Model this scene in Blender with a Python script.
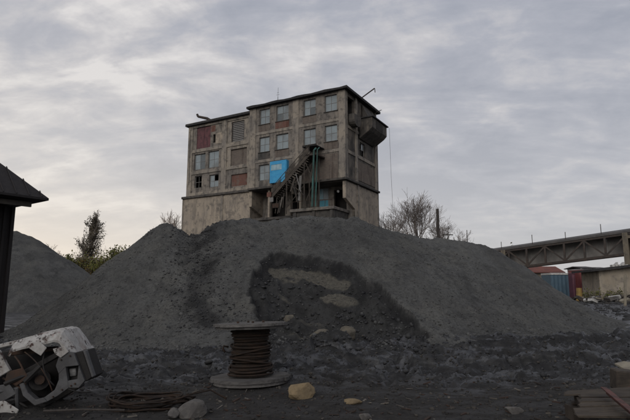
import bpy, bmesh, math, random
import numpy as np
from mathutils import Vector, Matrix
R = math.radians
scene = bpy.context.scene
for o in list(bpy.data.objects): bpy.data.objects.remove(o)

# ------------------------------------------------------------------ camera
cam_d = bpy.data.cameras.new('camera'); cam = bpy.data.objects.new('camera', cam_d)
scene.collection.objects.link(cam); scene.camera = cam
cam.location = (0, 0, 1.6); cam.rotation_euler = (R(90 + 8.7), 0, 0)
cam_d.sensor_width = 36.0; cam_d.lens = 28.0; cam_d.clip_start = 0.05; cam_d.clip_end = 6000

# ------------------------------------------------------------------ world: overcast evening sky
SUN_EL, SUN_AZ = R(28), R(-158)           # azimuth from +Y (view direction), negative = left: behind the camera, to the left
GLOW_AZ = R(-48)                          # palest, warmest stretch of the low sky
world = bpy.data.worlds.new('World'); scene.world = world; world.use_nodes = True
nt = world.node_tree; N = nt.nodes; Lk = nt.links; N.clear()
def wn(t, **kw):
    n = N.new(t)
    for k, v in kw.items(): setattr(n, k, v)
    return n
def wmath(op, a, b=None, c=None, clamp=False):
    n = wn('ShaderNodeMath', operation=op, use_clamp=clamp)
    for i, v in enumerate((a, b, c)):
        if v is None: continue
        if isinstance(v, (int, float)): n.inputs[i].default_value = v
        else: Lk.new(v, n.inputs[i])
    return n.outputs[0]
def wmix(f, a, b):
    n = wn('ShaderNodeMix', data_type='RGBA')
    for s, v in ((n.inputs[0], f), (n.inputs[6], a), (n.inputs[7], b)):
        if isinstance(v, (int, float)): s.default_value = v
        elif isinstance(v, tuple): s.default_value = (*v, 1)
        else: Lk.new(v, s)
    return n.outputs[2]
sky = wn('ShaderNodeTexSky', sky_type='NISHITA'); sky.sun_disc = False
sky.sun_elevation = SUN_EL; sky.sun_rotation = SUN_AZ
tc = wn('ShaderNodeTexCoord'); sep = wn('ShaderNodeSeparateXYZ'); Lk.new(tc.outputs['Generated'], sep.inputs[0])
X, Y, Z = sep.outputs
zc = wmath('ADD', wmath('MAXIMUM', Z, 0.0), 0.26)
comb = wn('ShaderNodeCombineXYZ'); Lk.new(wmath('DIVIDE', X, zc), comb.inputs[0]); Lk.new(wmath('DIVIDE', Y, zc), comb.inputs[1])
def cloud(scale, rot, stretch, detail, rough, dist, off):
    m = wn('ShaderNodeMapping'); m.inputs['Rotation'].default_value = (0, 0, R(rot)); m.inputs['Scale'].default_value = (*stretch, 1); m.inputs['Location'].default_value = off
    Lk.new(comb.outputs[0], m.inputs[0])
    t = wn('ShaderNodeTexNoise'); t.inputs['Scale'].default_value = scale; t.inputs['Detail'].default_value = detail
    t.inputs['Roughness'].default_value = rough; t.inputs['Distortion'].default_value = dist
    Lk.new(m.outputs[0], t.inputs['Vector']); return t.outputs[0]
n1 = cloud(0.55, 20, (1.0, 1.2), 5, 0.5, 0.5, (3.1, 1.7, 0))
n2 = cloud(1.5, 24, (1.0, 2.7), 7, 0.56, 0.6, (0.4, 5.2, 2))
n3 = cloud(5.2, 28, (1.0, 1.25), 6, 0.58, 0.3, (7.7, 2.2, 5))
dens = wmath('ADD', wmath('ADD', wmath('MULTIPLY', n1, 0.40), wmath('MULTIPLY', n2, 0.36)), wmath('MULTIPLY', n3, 0.26))
dens = wmath('ADD', wmath('MULTIPLY', wmath('SUBTRACT', dens, 0.49), 1.15), 0.488)
ramp = wn('ShaderNodeValToRGB'); cr = ramp.color_ramp
cr.elements[0].position = 0.395; cr.elements[0].color = (6.9, 6.7, 6.65, 1)
cr.elements[1].position = 0.585; cr.elements[1].color = (2.75, 2.98, 3.6, 1)
e = cr.elements.new(0.45); e.color = (5.0, 4.95, 5.2, 1)
e = cr.elements.new(0.505); e.color = (3.7, 3.85, 4.4, 1)
Lk.new(dens, ramp.inputs[0])
# low air towards the horizon: paler, and warmer on the side of the hidden sun
elev = wmath('MAXIMUM', Z, 0.0)
low = wmath('POWER', wmath('SUBTRACT', 1.0, wmath('MULTIPLY', elev, 1.55), clamp=True), 1.4)
sx, sy = math.sin(SUN_AZ), math.cos(SUN_AZ)
az = wmath('ADD', wmath('MULTIPLY', X, math.sin(GLOW_AZ)), wmath('MULTIPLY', Y, math.cos(GLOW_AZ)))
az01 = wmath('ADD', wmath('MULTIPLY', az, 0.5), 0.5, clamp=True)
warm = wmath('POWER', az01, 5.0)
hz = wmix(warm, (4.9, 4.82, 4.9), (8.6, 7.9, 6.9))
cl = wmix(wmath('MULTIPLY', low, 0.80), ramp.outputs[0], hz)
peach = wmath('MULTIPLY', wmath('POWER', wmath('SUBTRACT', 1.0, wmath('MULTIPLY', elev, 3.6), clamp=True), 2.0), wmath('POWER', az01, 7.0))
cl = wmix(wmath('MULTIPLY', peach, 0.75), cl, (9.3, 7.7, 6.0))
cl = wmix(0.05, cl, sky.outputs[0])
bg = wn('ShaderNodeBackground'); bg.inputs[1].default_value = 0.1; Lk.new(cl, bg.inputs[0])
out = wn('ShaderNodeOutputWorld'); Lk.new(bg.outputs[0], out.inputs[0])

# ------------------------------------------------------------------ sun (veiled by cloud)
sun_d = bpy.data.lights.new('sun', 'SUN'); sun_d.energy = 1.0; sun_d.angle = R(40); sun_d.color = (1.0, 0.95, 0.88)
sun = bpy.data.objects.new('sun', sun_d); scene.collection.objects.link(sun)
sdir = Vector((sx * math.cos(SUN_EL), sy * math.cos(SUN_EL), math.sin(SUN_EL)))
sun.rotation_euler = (-sdir).to_track_quat('-Z', 'Y').to_euler(); sun.location = (-30, 10, 40)
scene.view_settings.view_transform = 'Standard'; scene.view_settings.look = 'None'
scene.view_settings.exposure = 0.15; scene.view_settings.gamma = 1.0; scene.view_settings.use_curve_mapping = False

# ------------------------------------------------------------------ helpers
COL = scene.collection
rnd = random.Random(11)
F_, P_, H_ = 490.0, R(8.7), 1.6
def at(px, py, depth):
    """world point seen at a photo position, at a real distance (metres along the ground)"""
    a = (px - 315) / F_; b = (210 - py) / F_
    d = Vector((a, math.cos(P_) - b * math.sin(P_), math.sin(P_) + b * math.cos(P_))); d /= d.y
    return Vector((0, 0, H_)) + d * depth
def tag(o, label=None, cat=None, group=None, kind=None):
    if label: o['label'] = label
    if cat: o['category'] = cat
    if group: o['group'] = group
    if kind: o['kind'] = kind
    return o
def empty(name, loc=(0, 0, 0), rz=0.0):
    o = bpy.data.objects.new(name, None); COL.objects.link(o); o.location = loc; o.rotation_euler = (0, 0, rz)
    o.empty_display_size = 0.2; return o
class MB:
    def __init__(s): s.v = []; s.f = []
    def add(s, vs, fs):
        k = len(s.v); s.v += [tuple(p) for p in vs]; s.f += [tuple(i + k for i in f) for f in fs]; return s
    def box(s, x0, x1, y0, y1, z0, z1, M=None):
        vs = [Vector((x, y, z)) for z in (z0, z1) for y in (y0, y1) for x in (x0, x1)]
        if M is not None: vs = [M @ p for p in vs]
        return s.add(vs, [(0, 2, 3, 1), (4, 5, 7, 6), (0, 1, 5, 4), (2, 6, 7, 3), (0, 4, 6, 2), (1, 3, 7, 5)])
    def tube(s, pts, rad, n=6, caps=True):
        pts = [Vector(p) for p in pts]
        rs = rad if isinstance(rad, (list, tuple)) else [rad] * len(pts)
        k = len(s.v); ref = Vector((0, 0, 1))
        prev = None
        for i, p in enumerate(pts):
            t = (pts[min(i + 1, len(pts) - 1)] - pts[max(i - 1, 0)])
            if t.length < 1e-9: t = Vector((0, 0, 1))
            t.normalize()
            if prev is None:
                a = t.cross(ref if abs(t.z) < 0.95 else Vector((1, 0, 0))).normalized()
            else:
                a = (prev - t * prev.dot(t))
                a = a.normalized() if a.length > 1e-6 else t.orthogonal().normalized()
            prev = a; b = t.cross(a)
            for j in range(n):
                an = 2 * math.pi * j / n
                s.v.append(tuple(p + (a * math.cos(an) + b * math.sin(an)) * rs[i]))
        for i in range(len(pts) - 1):
            for j in range(n):
                j2 = (j + 1) % n
                s.f.append((k + i * n + j, k + i * n + j2, k + (i + 1) * n + j2, k + (i + 1) * n + j))
        if caps:
            s.f.append(tuple(k + j for j in range(n))[::-1]); m = k + (len(pts) - 1) * n
            s.f.append(tuple(m + j for j in range(n)))
        return s
    def prism(s, poly, fn, t0, t1):
        """poly in (a,b); fn(a,b,t) -> point"""
        n = len(poly)
        vs = [fn(a, b, t0) for a, b in poly] + [fn(a, b, t1) for a, b in poly]
        fs = [tuple(range(n))[::-1], tuple(range(n, 2 * n))] + [(i, (i + 1) % n, n + (i + 1) % n, n + i) for i in range(n)]
        return s.add(vs, fs)
    def wall(s, a0, a1, z0, z1, holes, t0, t1, fn):
        """solid panel with real openings; fn(a,z,t) -> point"""
        A = sorted(set([a0, a1] + [min(max(h[i], a0), a1) for h in holes for i in (0, 1)]))
        Zs = sorted(set([z0, z1] + [min(max(h[i], z0), z1) for h in holes for i in (2, 3)]))
        def solid(i, j):
            if i < 0 or j < 0 or i >= len(A) - 1 or j >= len(Zs) - 1: return False
            a = (A[i] + A[i + 1]) / 2; z = (Zs[j] + Zs[j + 1]) / 2
            return not any(h[0] < a < h[1] and h[2] < z < h[3] for h in holes)
        for i in range(len(A) - 1):
            for j in range(len(Zs) - 1):
                if not solid(i, j): continue
                a, b, c, d = A[i], A[i + 1], Zs[j], Zs[j + 1]
                for t in (t0, t1): s.add([fn(a, c, t), fn(b, c, t), fn(b, d, t), fn(a, d, t)], [(0, 1, 2, 3)])
                if not solid(i - 1, j): s.add([fn(a, c, t0), fn(a, d, t0), fn(a, d, t1), fn(a, c, t1)], [(0, 1, 2, 3)])
                if not solid(i + 1, j): s.add([fn(b, c, t0), fn(b, d, t0), fn(b, d, t1), fn(b, c, t1)], [(0, 1, 2, 3)])
                if not solid(i, j - 1): s.add([fn(a, c, t0), fn(b, c, t0), fn(b, c, t1), fn(a, c, t1)], [(0, 1, 2, 3)])
                if not solid(i, j + 1): s.add([fn(a, d, t0), fn(b, d, t0), fn(b, d, t1), fn(a, d, t1)], [(0, 1, 2, 3)])
        return s
    def build(s, name, mat, parent=None, smooth=False, fix=True, bevel=0.0):
        me = bpy.data.meshes.new(name); me.from_pydata(s.v, [], s.f)
        if fix:
            bm = bmesh.new(); bm.from_mesh(me)
            bmesh.ops.remove_doubles(bm, verts=bm.verts, dist=1e-5)
            bmesh.ops.recalc_face_normals(bm, faces=bm.faces); bm.to_mesh(me); bm.free()
        if smooth: me.polygons.foreach_set('use_smooth', [True] * len(me.polygons))
        me.update(); me.materials.append(mat)
        o = bpy.data.objects.new(name, me); COL.objects.link(o)
        if parent is not None: o.parent = parent
        if bevel:
            b = o.modifiers.new('bevel', 'BEVEL'); b.width = bevel; b.segments = 1; b.limit_method = 'ANGLE'
        return o
# value noise in numpy -------------------------------------------------
def _h(ix, iy, seed):
    n = (ix.astype(np.int64) * 374761393 + iy.astype(np.int64) * 668265263 + seed * 1442695041) & 0x7fffffff
    n = ((n ^ (n >> 13)) * 1274126177) & 0x7fffffff
    n = ((n ^ (n >> 16)) * 60493) & 0x7fffffff
    return (n & 0xffff) / 65535.0
def vnoise(x, y, seed=0):
    x0 = np.floor(x); y0 = np.floor(y); fx = x - x0; fy = y - y0
    fx = fx * fx * (3 - 2 * fx); fy = fy * fy * (3 - 2 * fy)
    a = _h(x0, y0, seed); b = _h(x0 + 1, y0, seed); c = _h(x0, y0 + 1, seed); d = _h(x0 + 1, y0 + 1, seed)
    return (a * (1 - fx) + b * fx) * (1 - fy) + (c * (1 - fx) + d * fx) * fy * 1.0
def fbm(x, y, s, oct=4, gain=0.5, seed=0):
    r = 0; a = 1.0; t = 0
    for i in range(oct):
        ca, sa = math.cos(i * 0.9 + 0.3), math.sin(i * 0.9 + 0.3)
        r = r + a * (vnoise((x * ca - y * sa) * s + 31.7 * i, (x * sa + y * ca) * s + 17.3 * i, seed + i) - 0.5); t += a; a *= gain; s *= 2.03
    return r / t * 2
def sst(a, b, x):
    t = np.clip((x - a) / (b - a), 0, 1); return t * t * (3 - 2 * t)

# ------------------------------------------------------------------ materials
class NT:
    def __init__(s, name):
        s.m = bpy.data.materials.new(name); s.m.use_nodes = True; s.t = s.m.node_tree; s.b = s.t.nodes['Principled BSDF']
        s.c = s.t.nodes.new('ShaderNodeTexCoord')
    def n(s, t, **kw):
        n = s.t.nodes.new(t)
        for k, v in kw.items(): setattr(n, k, v)
        return n
    def put(s, sock, v):
        if isinstance(v, (int, float)): sock.default_value = v
        elif isinstance(v, tuple): sock.default_value = v if len(v) == len(sock.default_value) else (*v, 1)
        else: s.t.links.new(v, sock)
    def noise(s, scale, detail=4, rough=0.55, stretch=(1, 1, 1), dist=0.0, loc=(0, 0, 0), coord='Object'):
        m = s.n('ShaderNodeMapping'); m.inputs['Scale'].default_value = stretch; m.inputs['Location'].default_value = loc
        s.t.links.new(s.c.outputs[coord], m.inputs[0])
        t = s.n('ShaderNodeTexNoise'); s.t.links.new(m.outputs[0], t.inputs['Vector'])
        t.inputs['Scale'].default_value = scale; t.inputs['Detail'].default_value = detail; t.inputs['Roughness'].default_value = rough; t.inputs['Distortion'].default_value = dist
        return t.outputs[0]
    def voro(s, scale, feature='F1', rnd_=1.0, out='Distance'):
        t = s.n('ShaderNodeTexVoronoi', feature=feature); t.inputs['Scale'].default_value = scale; t.inputs['Randomness'].default_value = rnd_
        s.t.links.new(s.c.outputs['Object'], t.inputs['Vector']); return t.outputs[out]
    def ramp(s, v, a, b, lo=0.0, hi=1.0):
        n = s.n('ShaderNodeMapRange'); n.interpolation_type = 'SMOOTHSTEP'
        s.put(n.inputs[0], v); n.inputs[1].default_value = a; n.inputs[2].default_value = b; n.inputs[3].default_value = lo; n.inputs[4].default_value = hi
        return n.outputs[0]
    def mul(s, a, b, op='MULTIPLY'):
        n = s.n('ShaderNodeMath', operation=op); s.put(n.inputs[0], a); s.put(n.inputs[1], b); return n.outputs[0]
    def mix(s, f, a, b, mode='MIX'):
        n = s.n('ShaderNodeMix', data_type='RGBA', blend_type=mode); s.put(n.inputs[0], f); s.put(n.inputs[6], a); s.put(n.inputs[7], b); return n.outputs[2]
    def attr(s, name):
        n = s.n('ShaderNodeAttribute'); n.attribute_name = name; return n.outputs['Fac']
    def sepz(s):
        n = s.n('ShaderNodeSeparateXYZ'); s.t.links.new(s.c.outputs['Object'], n.inputs[0]); return n.outputs
    def objrand(s):
        return s.n('ShaderNodeObjectInfo').outputs['Random']
    def bump(s, h, strength=0.4, dist=0.02):
        n = s.n('ShaderNodeBump'); n.inputs['Strength'].default_value = strength; n.inputs['Distance'].default_value = dist
        s.put(n.inputs['Height'], h); s.t.links.new(n.outputs[0], s.b.inputs['Normal'])
    def fin(s, col, rough=0.85, spec=0.3, metal=0.0):
        s.put(s.b.inputs['Base Color'], col); s.put(s.b.inputs['Roughness'], rough)
        s.put(s.b.inputs['Specular IOR Level'], spec); s.put(s.b.inputs['Metallic'], metal); return s.m
def mat_concrete(name, c1, c2, dark, streak=0.7, bump=0.5):
    t = NT(name)
    big = t.noise(0.33, 5, 0.6, dist=0.3); mid = t.noise(1.7, 6, 0.62); fine = t.noise(14, 4, 0.7)
    st = t.noise(1.0, 5, 0.65, stretch=(1.9, 1.9, 0.3)); st2 = t.noise(1.0, 4, 0.6, stretch=(0.8, 0.8, 0.2), loc=(4, 2, 1))
    c = t.mix(t.ramp(big, 0.38, 0.62), c1, c2)
    c = t.mix(t.ramp(mid, 0.47, 0.68, 0, 0.75), c, dark); ms = t.noise(0.9, 6, 0.65, stretch=(1.4, 1.4, 0.5), loc=(2, 7, 3)); c = t.mix(t.ramp(ms, 0.50, 0.68, 0, 0.5), c, dark)
    c = t.mix(t.mul(t.ramp(st, 0.5, 0.72), streak * 0.75), c, dark)
    c = t.mix(t.mul(t.ramp(st2, 0.55, 0.66), streak * 0.7), c, dark)
    c = t.mix(t.ramp(fine, 0.56, 0.75, 0, 0.45), c, tuple(min(1, x * 1.5) for x in c1))
    sp = t.noise(3.1, 3, 0.5, loc=(9, 1, 4)); c = t.mix(t.ramp(sp, 0.70, 0.74, 0, 0.7), c, tuple(x * 0.45 for x in dark))
    t.bump(t.mix(0.5, mid, fine), bump, 0.06)
    return t.fin(c, 0.92, 0.2)
def mat_plain(name, c1, c2, scale=3.0, rough=0.8, spec=0.3, bump=0.3, metal=0.0, stretch=(1, 1, 1), vary=0.0, bd=0.02):
    t = NT(name); a = t.noise(scale, 6, 0.62, stretch=stretch); b = t.noise(scale * 7, 4, 0.65, stretch=stretch)
    c = t.mix(t.ramp(a, 0.36, 0.64), c1, c2); c = t.mix(t.ramp(b, 0.5, 0.75, 0, 0.5), c, tuple(x * 0.5 for x in c1))
    if vary: c = t.mix(t.mul(t.objrand(), vary), c, tuple(x * 0.35 for x in c2))
    t.bump(t.mix(0.5, a, b), bump, bd); return t.fin(c, rough, spec, metal)
def mat_brick(name, c1, c2, mortar, scale=1.0):
    t = NT(name); sp = t.sepz()
    cb = t.n('ShaderNodeCombineXYZ'); t.put(cb.inputs[0], t.mul(sp[0], sp[1], 'ADD')); t.put(cb.inputs[1], sp[2])
    b = t.n('ShaderNodeTexBrick'); t.t.links.new(cb.outputs[0], b.inputs['Vector'])
    b.inputs['Scale'].default_value = scale; b.inputs['Brick Width'].default_value = 0.27; b.inputs['Row Height'].default_value = 0.085; b.inputs['Mortar Size'].default_value = 0.012
    b.inputs['Color1'].default_value = (*c1, 1); b.inputs['Color2'].default_value = (*c2, 1); b.inputs['Mortar'].default_value = (*mortar, 1)
    st = t.noise(1.0, 5, 0.65, stretch=(2.0, 2.0, 0.25)); bg_ = t.noise(0.8, 5, 0.6)
    c = t.mix(t.ramp(st, 0.48, 0.68, 0, 0.7), b.outputs[0], tuple(x * 0.4 for x in c1)); c = t.mix(t.ramp(bg_, 0.52, 0.68, 0, 0.75), c, mortar)
    t.bump(b.outputs['Fac'], 0.4, -0.01); return t.fin(c, 0.92, 0.2)
M = {}
M['concrete'] = mat_concrete('concrete', (0.295, 0.258, 0.212), (0.235, 0.21, 0.182), (0.085, 0.079, 0.075))
M['render'] = mat_concrete('pale_render', (0.36, 0.305, 0.24), (0.29, 0.25, 0.205), (0.12, 0.108, 0.097), 0.7)
M['infill'] = mat_concrete('infill_plaster', (0.235, 0.207, 0.176), (0.175, 0.158, 0.141), (0.06, 0.056, 0.054), 1.0)
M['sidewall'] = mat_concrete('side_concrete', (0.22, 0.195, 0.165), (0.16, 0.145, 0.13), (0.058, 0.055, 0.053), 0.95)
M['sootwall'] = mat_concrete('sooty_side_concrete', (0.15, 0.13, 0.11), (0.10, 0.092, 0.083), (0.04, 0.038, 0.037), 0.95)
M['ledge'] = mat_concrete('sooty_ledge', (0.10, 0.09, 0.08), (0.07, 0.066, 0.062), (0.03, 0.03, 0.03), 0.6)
M['brick'] = mat_brick('red_brick', (0.17, 0.062, 0.045), (0.12, 0.05, 0.042), (0.15, 0.125, 0.105))
M['greybrick'] = mat_brick('grey_brick', (0.15, 0.118, 0.1), (0.10, 0.085, 0.077), (0.17, 0.148, 0.125))
M['tar'] = mat_plain('tar_paper', (0.03, 0.03, 0.032), (0.05, 0.048, 0.048), 2.0, 0.9, 0.2)
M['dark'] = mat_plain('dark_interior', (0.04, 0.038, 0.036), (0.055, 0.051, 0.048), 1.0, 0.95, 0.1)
M['purple'] = mat_concrete('faded_purple_board', (0.155, 0.07, 0.075), (0.115, 0.058, 0.063), (0.05, 0.035, 0.038), 0.8)
M['frame'] = mat_plain('window_frame', (0.15, 0.145, 0.14), (0.20, 0.19, 0.18), 5, 0.8)
def mat_glass():
    t = NT('dirty_glass'); a = t.noise(1.3, 5, 0.6); r = t.objrand()
    c = t.mix(t.ramp(a, 0.35, 0.65), (0.24, 0.27, 0.28), (0.17, 0.195, 0.205)); c = t.mix(t.mul(r, 0.7), c, (0.26, 0.31, 0.325)); c = t.mix(t.ramp(r, 0.80, 0.84, 0, 0.75), c, (0.06, 0.065, 0.065)); g2 = t.noise(0.5, 3, 0.5); c = t.mix(t.ramp(g2, 0.5, 0.7, 0, 0.5), c, (0.12, 0.115, 0.105))
    return t.fin(c, t.ramp(a, 0.3, 0.7, 0.12, 0.4), 0.5)
M['glass'] = mat_glass()
M['blue'] = mat_plain('bright_blue_paint', (0.035, 0.27, 0.52), (0.05, 0.33, 0.58), 2.0, 0.55, 0.4, 0.2)
M['paleblue'] = mat_plain('pale_blue_board', (0.24, 0.38, 0.44), (0.33, 0.45, 0.50), 2.0, 0.6)
M['doorblue'] = mat_plain('door_blue', (0.07, 0.25, 0.33), (0.10, 0.30, 0.38), 2.0, 0.6)
M['greenpipe'] = mat_plain('green_pipe', (0.05, 0.13, 0.12), (0.035, 0.07, 0.06), 1.2, 0.7)
M['rust'] = mat_plain('rusty_steel', (0.055, 0.032, 0.022), (0.033, 0.026, 0.022), 4.0, 0.85, 0.3, 0.5)
M['steel'] = mat_plain('dark_steel', (0.04, 0.035, 0.032), (0.065, 0.048, 0.039), 3.0, 0.75, 0.35)
M['wood_dark'] = mat_plain('dark_wood', (0.045, 0.036, 0.03), (0.07, 0.057, 0.046), 3, 0.9, 0.2, 0.5)
M['trestle'] = mat_plain('sooty_timber_steel', (0.085, 0.072, 0.06), (0.05, 0.044, 0.039), 2.5, 0.9, 0.2, 0.5)
M['white_scrap'] = mat_plain('white_scrap', (0.5, 0.49, 0.47), (0.34, 0.33, 0.31), 5, 0.7)
M['lamp'] = mat_plain('white_enamel', (0.75, 0.75, 0.75), (0.65, 0.65, 0.66), 5, 0.4)
M['redpaint'] = mat_plain('red_paint', (0.24, 0.035, 0.03), (0.16, 0.028, 0.025), 3, 0.6)

def mat_coal(name, dusty, dark, sandc):
    t = NT(name)
    a = t.noise(0.28, 5, 0.6, dist=0.4); b = t.noise(2.3, 6, 0.65); c_ = t.noise(13, 6, 0.75); d_ = t.noise(48, 4, 0.7)
    streak = t.noise(1.0, 5, 0.6, stretch=(1.7, 0.22, 0.3)); vc = t.voro(17.0, out='Color'); vs = t.n('ShaderNodeSeparateColor'); t.t.links.new(vc, vs.inputs[0])
    c = t.mix(t.ramp(a, 0.36, 0.62), dusty, tuple(x * 0.72 for x in dusty))
    c = t.mix(t.ramp(b, 0.46, 0.7, 0, 0.55), c, dark)
    c = t.mix(t.ramp(streak, 0.5, 0.7, 0, 0.45), c, dark); bw = t.noise(0.8, 6, 0.65, loc=(5, 2, 1)); c = t.mix(t.ramp(bw, 0.46, 0.66, 0, 0.5), c, tuple(x * k for x, k in zip(dusty, (1.12, 1.08, 1.0)))); bd = t.noise(1.1, 6, 0.7, loc=(1, 8, 3)); c = t.mix(t.ramp(bd, 0.52, 0.64, 0, 0.55), c, dark)
    c = t.mix(t.ramp(vs.outputs[0], 0.5, 1.0, 0, 0.35), c, tuple(x * 0.8 for x in dark))
    c = t.mix(t.ramp(c_, 0.48, 0.72, 0, 0.6), c, tuple(x * 0.7 for x in dark))
    c = t.mix(t.ramp(d_, 0.57, 0.70, 0, 0.55), c, tuple(x * 1.9 for x in dusty))
    scar = t.attr('scar'); c = t.mix(t.mul(t.ramp(scar, 0.1, 0.8), 0.9), c, t.mix(t.ramp(b, 0.4, 0.65), dark, tuple(x * 0.45 for x in dark)))
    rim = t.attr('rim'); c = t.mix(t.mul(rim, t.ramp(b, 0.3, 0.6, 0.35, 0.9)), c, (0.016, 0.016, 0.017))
    san = t.attr('sand'); c = t.mix(t.ramp(t.mul(san, t.mul(t.mul(b, 0.9), 0.55, 'ADD')), 0.3, 0.62, 0, 0.92), c, t.mix(t.ramp(c_, 0.35, 0.65), sandc, tuple(x * 0.55 for x in sandc)))
    t.bump(t.mix(0.6, b, t.mix(0.25, c_, vs.outputs[1])), 0.85, 0.08)
    return t.fin(c, 0.88, 0.2)
M['coal'] = mat_coal('coal_heap', (0.097, 0.097, 0.093), (0.034, 0.034, 0.034), (0.108, 0.100, 0.083))
def mat_ground():
    t = NT('coal_mud')
    a = t.noise(0.45, 5, 0.6, dist=0.5); b = t.noise(2.6, 6, 0.68, stretch=(0.55, 1.2, 1), dist=0.5); c_ = t.noise(12, 6, 0.72); d_ = t.noise(50, 4, 0.7)
    near = t.attr('dirt')
    c = t.mix(t.ramp(a, 0.36, 0.64), (0.023, 0.023, 0.024), (0.013, 0.0128, 0.013))
    c = t.mix(t.ramp(b, 0.52, 0.585, 0, 0.85), c, (0.06, 0.062, 0.068)); c = t.mix(t.ramp(b, 0.46, 0.40, 0, 0.7), c, (0.008, 0.008, 0.009))  # pale mix paints sky sheen on the clods, black mix the shaded gaps
    c = t.mix(near, c, t.mix(t.ramp(c_, 0.38, 0.66), (0.023, 0.0205, 0.018), (0.010, 0.009, 0.0085)))
    c = t.mix(t.ramp(d_, 0.58, 0.72, 0, 0.4), c, (0.075, 0.066, 0.056)); c = t.mix(t.ramp(c_, 0.53, 0.70, 0, 0.7), c, (0.009, 0.009, 0.010))
    t.bump(t.mix(0.35, b, t.mix(0.35, c_, d_)), 0.9, 0.06)
    wr = t.ramp(b, 0.42, 0.56, 0.7, 0.33); wet = t.mul(wr, t.mul(near, 0.5), 'ADD')
    return t.fin(c, wet, 0.34)
M['mud'] = mat_ground()
M['lump'] = mat_plain('coal_lump', (0.036, 0.036, 0.037), (0.018, 0.018, 0.02), 3, 0.7, 0.35, 0.6)
M['duslump'] = mat_plain('dusty_coal_lump', (0.10, 0.10, 0.097), (0.05, 0.05, 0.05), 0.9, 0.85, 0.2, 0.6)
M['pebble'] = mat_plain('gravel_chip', (0.06, 0.054, 0.047), (0.02, 0.019, 0.018), 2, 0.85, 0.25, 0.5)

# ------------------------------------------------------------------ ground
def mound_berm(x, y):
    # low bank of pushed mud along the heap's foot
    yc = 11.8 + 0.42 * np.clip(x, -4, 14) * 0.9 + 0.5 * np.sin(x * 0.6)
    return 0.16 * np.exp(-((y - yc) / 0.5) ** 2) * sst(-3, 1, x)
def ground_h(x, y):
    x = np.asarray(x, float); y = np.asarray(y, float)
    near = (1 - sst(26, 60, np.abs(y))) * (1 - sst(22, 50, np.abs(x)))
    mid = sst(7.8, 9.2, y + 0.25 * np.sin(x * 1.1)) * (1 - sst(17, 26, y))
    h = 0.10 * fbm(x, y, 0.22, 4, 0.5, 3)
    h = h + 0.035 * fbm(x, y, 1.6, 4, 0.55, 9)
    ridg = 1 - np.abs(fbm(x * 0.55 + 0.2 * y, y * 1.25, 0.8, 4, 0.55, 21))
    wxx = x + 0.3 * fbm(x, y, 1.2, 2, 0.5, 28); rid2 = 1 - np.abs(fbm(wxx * 0.8, y * 1.4, 1.9, 4, 0.55, 27)) * 1.9
    h = h + mid * (0.24 * (ridg - 0.75) + 0.24 * (np.clip(rid2, -0.2, 1) - 0.7) + 0.13 * np.abs(fbm(wxx, y, 3.6, 4, 0.6, 33)))
    for k_, (y0_, sl_, w_) in enumerate(((9.6, 0.06, 0.16), (10.15, 0.07, 0.14), (11.3, 0.16, 0.2), (12.2, 0.2, 0.16))):
        d_ = y - (y0_ + sl_ * x + 0.35 * np.sin(x * 0.35 + k_) + 0.25 * fbm(x, y * 0, 0.8, 2, 0.5, 200 + k_))
        h = h + mid * sst(-1.5, 1.0, x) * (-0.13 * np.exp(-(d_ / w_) ** 2) + 0.09 * np.exp(-((d_ - 2.1 * w_) / (0.8 * w_)) ** 2) + 0.06 * np.exp(-((d_ + 2.1 * w_) / (0.8 * w_)) ** 2))
    h = h + mound_berm(x, y) + 0.022 * fbm(x, y, 5.5, 4, 0.6, 40)
    return h * near
def graded(lo, hi, step, far, grow=1.22):
    a = list(np.arange(lo, hi, step)); s = step
    while a[-1] < far: s *= grow; a.append(a[-1] + s)
    s = step; b = []
    p = lo
    while p > -far: s *= grow; p -= s; b.append(p)
    return np.array(b[::-1] + a)
def grid_mesh(name, gx, gy, zf, mat, attrs=None):
    XX, YY = np.meshgrid(gx, gy); ZZ = zf(XX, YY)
    nx, ny = len(gx), len(gy)
    co = np.stack([XX, YY, ZZ], -1).reshape(-1, 3)
    i = (np.arange(ny - 1)[:, None] * nx + np.arange(nx - 1)[None]).ravel()
    q = np.stack([i, i + 1, i + 1 + nx, i + nx], -1)
    me = bpy.data.meshes.new(name)
    me.vertices.add(len(co)); me.vertices.foreach_set('co', co.ravel())
    me.loops.add(q.size); me.loops.foreach_set('vertex_index', q.ravel())
    me.polygons.add(len(q)); me.polygons.foreach_set('loop_start', np.arange(0, q.size, 4)); me.polygons.foreach_set('loop_total', np.full(len(q), 4))
    me.update(calc_edges=True); me.polygons.foreach_set('use_smooth', np.ones(len(q), bool))
    for k, fn in (attrs or {}).items():
        at_ = me.attributes.new(k, 'FLOAT', 'POINT'); at_.data.foreach_set('value', fn(XX, YY).ravel().astype(np.float32))
    me.materials.append(mat); me.validate(); me.update()
    o = bpy.data.objects.new(name, me); COL.objects.link(o); return o
gx = graded(-6.5, 9.5, 0.032, 2500); gy = graded(4.6, 15.0, 0.032, 2500)
dirt_f = lambda x, y: np.clip(1 - sst(7.6, 9.4, y + 0.3 * np.sin(x * 1.3) + 0.9 * fbm(x, y, 0.6, 3, 0.5, 5)), 0, 1) * 0.9
tag(grid_mesh('ground', gx, gy, ground_h, M['mud'], {'dirt': dirt_f}), 'dark muddy coal yard ground with ruts and grit', 'ground', kind='structure')
def gz(x, y): return float(ground_h(np.array([x]), np.array([y]))[0])

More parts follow.
